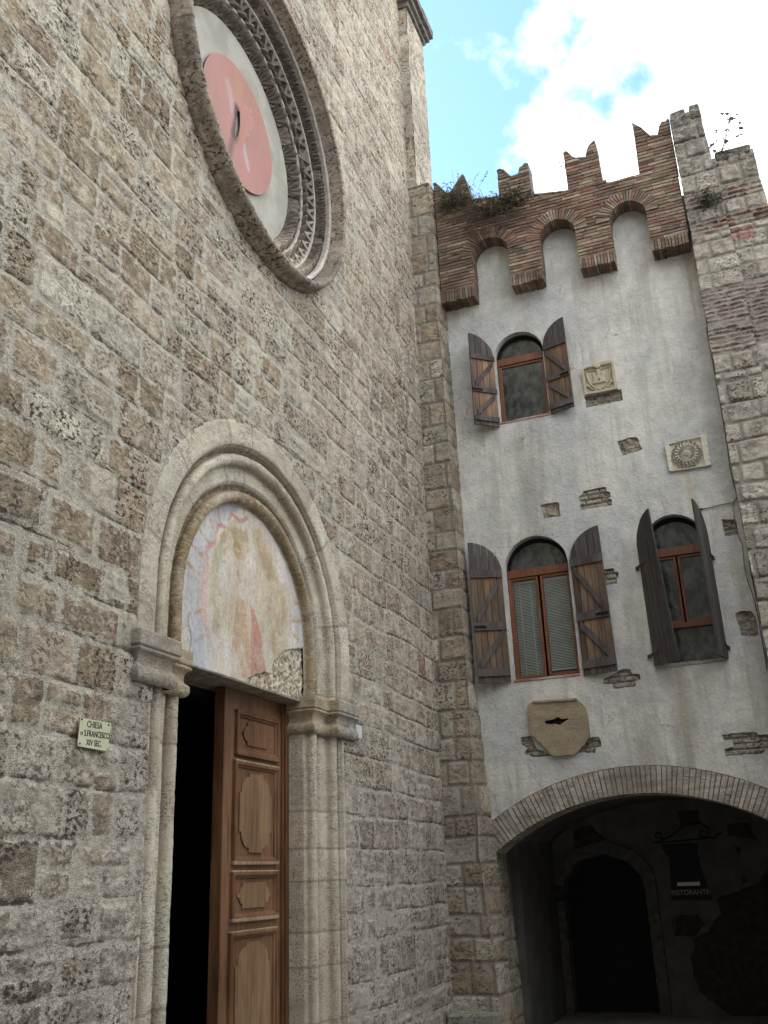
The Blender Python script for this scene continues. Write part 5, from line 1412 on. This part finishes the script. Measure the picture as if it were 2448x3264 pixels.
for (x0, x1, y0, z0, z1) in ((4.15, 4.37, PYF, 11.96, 12.13), (4.385, 4.43, PYF + .03, 11.96, 12.08), (4.425, 4.575, PYF - .005, 11.9, 12.15)):
    cst.box(x0, x1, y0 - .02, y0 + .45, z0, z1, (.12, .115, .10), .014)
for i_, v_ in enumerate(cst.V):
    c1 = BB(); c1.hexa(v_, cst.C[i_]); c1.build('cap_stone', M_pier, pier, .02)
b = BB(); b.box(4.66, 5.13, PYF + .03, PYF + .6, 11.10, 11.27, (.13, .125, .11), .016); b.build('cap_stone', M_pier, pier, .02)

# ================================================================== vegetation
def weed(name, label, n_tw, cen, rad, hang, seed, cols, leafn=9, leafs=.028, up=.5, tw=.0026):
    g = np.random.default_rng(seed); root = empty(name, cen); tag(root, label, 'plant', 'weeds rooted in the high masonry')
    Vt = []; Ft = []; Vl = []; Fl = []; Cl = []
    for k in range(n_tw):
        p = np.array(cen) + np.array([g.normal(0, rad[0] * .45), g.uniform(-.5, .5) * rad[1], g.normal(0, rad[2] * .25)])
        d = np.array([g.normal(0, .6), -abs(g.normal(.35, .3)) if hang > .3 else g.normal(-.1, .4), g.uniform(-.2, 1.0) * up - hang * g.uniform(0, 1)])
        d /= np.linalg.norm(d) + 1e-6
        L_ = rad[2] * g.uniform(.5, 1.35); pts = [p]
        for i in range(6):
            d = d + g.normal(0, .22, 3) + np.array([0, 0, -.22 * hang]); d /= np.linalg.norm(d); pts.append(pts[-1] + d * L_ / 6)
        for i in range(6):
            a, c = pts[i], pts[i + 1]; w = tw * (1 - i / 8)
            o1 = np.array([w, 0, 0]); o2 = np.array([0, w, w])
            b0 = len(Vt); Vt += [a - o1, a + o1, c + o1, c - o1, a - o2, a + o2, c + o2, c - o2]; Ft += [(b0, b0 + 1, b0 + 2, b0 + 3), (b0 + 4, b0 + 5, b0 + 6, b0 + 7)]
        col0 = cols[g.integers(len(cols))] * g.uniform(.7, 1.25)
        for j in range(leafn):
            t = g.uniform(.2, 1) * 6; i = min(int(t), 5); q = pts[i] + (pts[i + 1] - pts[i]) * (t - i)
            u = g.normal(0, 1, 3); u /= np.linalg.norm(u); v = np.cross(u, g.normal(0, 1, 3)); v /= np.linalg.norm(v) + 1e-6
            s1 = leafs * g.uniform(.6, 1.5); s2 = s1 * .34
            b0 = len(Vl); Vl += [q, q + u * s1 * .5 + v * s2, q + u * s1, q + u * s1 * .5 - v * s2]; Fl.append((b0, b0 + 1, b0 + 2, b0 + 3)); Cl += [col0 * g.uniform(.8, 1.2)] * 4
    mesh_obj('twigs', Vt, Ft, M_twig, root)
    mesh_obj('foliage', Vl, Fl, M_leaf, root, Cl)
    return root
GR = np.array([(.060, .082, .032), (.075, .095, .040), (.045, .062, .028), (.10, .085, .055)])
GRG = np.array([(.085, .105, .062), (.06, .075, .045), (.13, .10, .075), (.11, .075, .06)])
weed('weed_clump', 'dark bushy weed growing over the ruined merlon beside the church', 170, (.76, 12.24, 11.66), (.30, .2, .28), .45, 901, GR, 8, .024)
weed('weed_clump', 'loose spindly weed sprigs standing up behind the ruined merlon', 26, (.74, 12.42, 11.86), (.50, .25, .34), -.3, 902, GR, 9, .024, 1.2, .0028)
weed('weed_clump', 'grey green weed hanging from the parapet below the first gap', 200, (1.30, 12.24, 11.34), (.42, .16, .30), .55, 903, GRG, 8, .024)
weed('weed_clump', 'brighter weed tuft at the foot of the second merlon', 90, (1.66, 12.24, 11.36), (.26, .14, .26), .35, 904, np.vstack([GR, GRG]), 12)
weed('weed_clump', 'trailing dry weed stems over the brick arch nearest the church', 60, (1.25, 12.22, 11.02), (.42, .10, .24), .8, 905, GRG, 7, .018)
weed('weed_clump', 'tiny weed on the left side of the third merlon', 14, (2.505, 12.3, 11.78), (.03, .1, .09), .2, 906, GR, 8, .016)
weed('weed_clump', 'dark green weed rooted in a joint high on the stone pier', 110, (4.47, 12.20, 10.42), (.20, .1, .20), .5, 907, GR * .9, 10, .020)
weed('weed_clump', 'small moss-like tuft beside the sapling on the pier', 40, (4.78, 12.3, 11.22), (.12, .1, .08), .3, 908, GR * 1.2, 8, .018)
sp = empty('sapling', (4.69, 12.38, 11.15)); tag(sp, 'bare young tree shoot with a few leaves sprouting from the pier top', 'sapling')
stem = [(4.665, 12.30, 11.02), (4.70, 12.33, 11.14), (4.76, 12.36, 11.28), (4.84, 12.38, 11.50), (4.90, 12.38, 11.68), (4.965, 12.38, 11.85), (5.01, 12.38, 11.97)]
tube('stem', stem, [.014, .013, .011, .009, .007, .005, .004], M_twig, sp, 6)
brs = [((4.78, 12.36, 11.33), (4.70, 12.36, 11.37), (4.63, 12.35, 11.36)), ((4.83, 12.37, 11.47), (4.76, 12.37, 11.52), (4.70, 12.36, 11.50)), ((4.86, 12.37, 11.55), (4.95, 12.37, 11.55), (5.02, 12.37, 11.51)), ((4.89, 12.38, 11.65), (4.82, 12.38, 11.68), (4.76, 12.37, 11.67)),
       ((4.91, 12.38, 11.70), (5.00, 12.38, 11.68), (5.06, 12.37, 11.66)), ((4.94, 12.38, 11.79), (5.0, 12.38, 11.84), (5.03, 12.37, 11.82)), ((4.965, 12.38, 11.86), (4.93, 12.38, 11.93), (4.90, 12.38, 11.95))]
LV = []; LF = []; LC = []
g = np.random.default_rng(910)
for q in brs:
    tube('twig', q, [.003, .0025, .002], M_twig, sp, 5)
    for j in range(3):
        p = np.array(q[-1]) + g.normal(0, .012, 3); u = np.array([g.normal(0, 1), g.normal(0, .4), g.normal(-.3, .8)]); u /= np.linalg.norm(u); v = np.cross(u, np.array([0.2, 1, .1])); v /= np.linalg.norm(v)
        s1 = g.uniform(.045, .09); b0 = len(LV); LV += [p, p + u * s1 * .45 + v * s1 * .3, p + u * s1, p + u * s1 * .45 - v * s1 * .3]; LF.append((b0, b0 + 1, b0 + 2, b0 + 3)); LC += [np.array([.075, .06, .05]) * g.uniform(.7, 1.3)] * 4
for j in range(16):
    i = g.integers(3, 6); p = np.array(stem[i]) + g.normal(0, .02, 3); u = np.array([g.normal(0, 1), g.normal(0, .4), g.normal(-.2, .8)]); u /= np.linalg.norm(u); v = np.cross(u, np.array([0.2, 1, .1])); v /= np.linalg.norm(v)
    s1 = g.uniform(.04, .09); b0 = len(LV); LV += [p, p + u * s1 * .45 + v * s1 * .25, p + u * s1, p + u * s1 * .45 - v * s1 * .25]; LF.append((b0, b0 + 1, b0 + 2, b0 + 3)); LC += [np.array([.10, .085, .05]) * g.uniform(.7, 1.3)] * 4
mesh_obj('leaves', LV, LF, M_leaf, sp, LC)

# ================================================================== unseen houses, added to shade the foot of the walls and reflect in the panes
def house(name, label, x0, x1, y0, y1, h, seed, front):
    r = empty(name, ((x0 + x1) / 2, (y0 + y1) / 2, -.4)); tag(r, label, 'house')
    b = BB(); b.box(x0, x1, y0, y1, -.4, h, (.3, .28, .25)); b.build('house_walls', M_grey, r)
    b = BB(); b.box(x0 - .4, x1 + .4, y0 - .4, y1 + .4, h, h + .25, (.25, .15, .1)); b.build('roof_eaves', M_brick, r)
    if front == 'N': stone_face('front_wall', (0, y1, 0), (-1, 0, 0), (0, 0, 1), (0, 1, 0), -x1, -x0, -.4, h, .05, M_grey, r, seed, hr=(.22, .34), wr=(.3, .6), relief=.02, gap=.02, pal=PAL_G)
    else: stone_face('front_wall', (x0, 0, 0), (0, -1, 0), (0, 0, 1), (-1, 0, 0), -y1, -y0, -.4, h, .05, M_grey, r, seed, hr=(.22, .34), wr=(.3, .6), relief=.02, gap=.02, pal=PAL_G)
house('unseen_stone_house', 'unseen grey stone house behind the viewer, reflected in the panes and added to shade the walls', -2, 12, -12, -4.5, 17, 951, 'N')
house('unseen_stone_house', 'unseen grey stone house on the right, added to shade the lower walls', 9.5, 15, -4.0, 11.5, 7.0, 952, 'W')
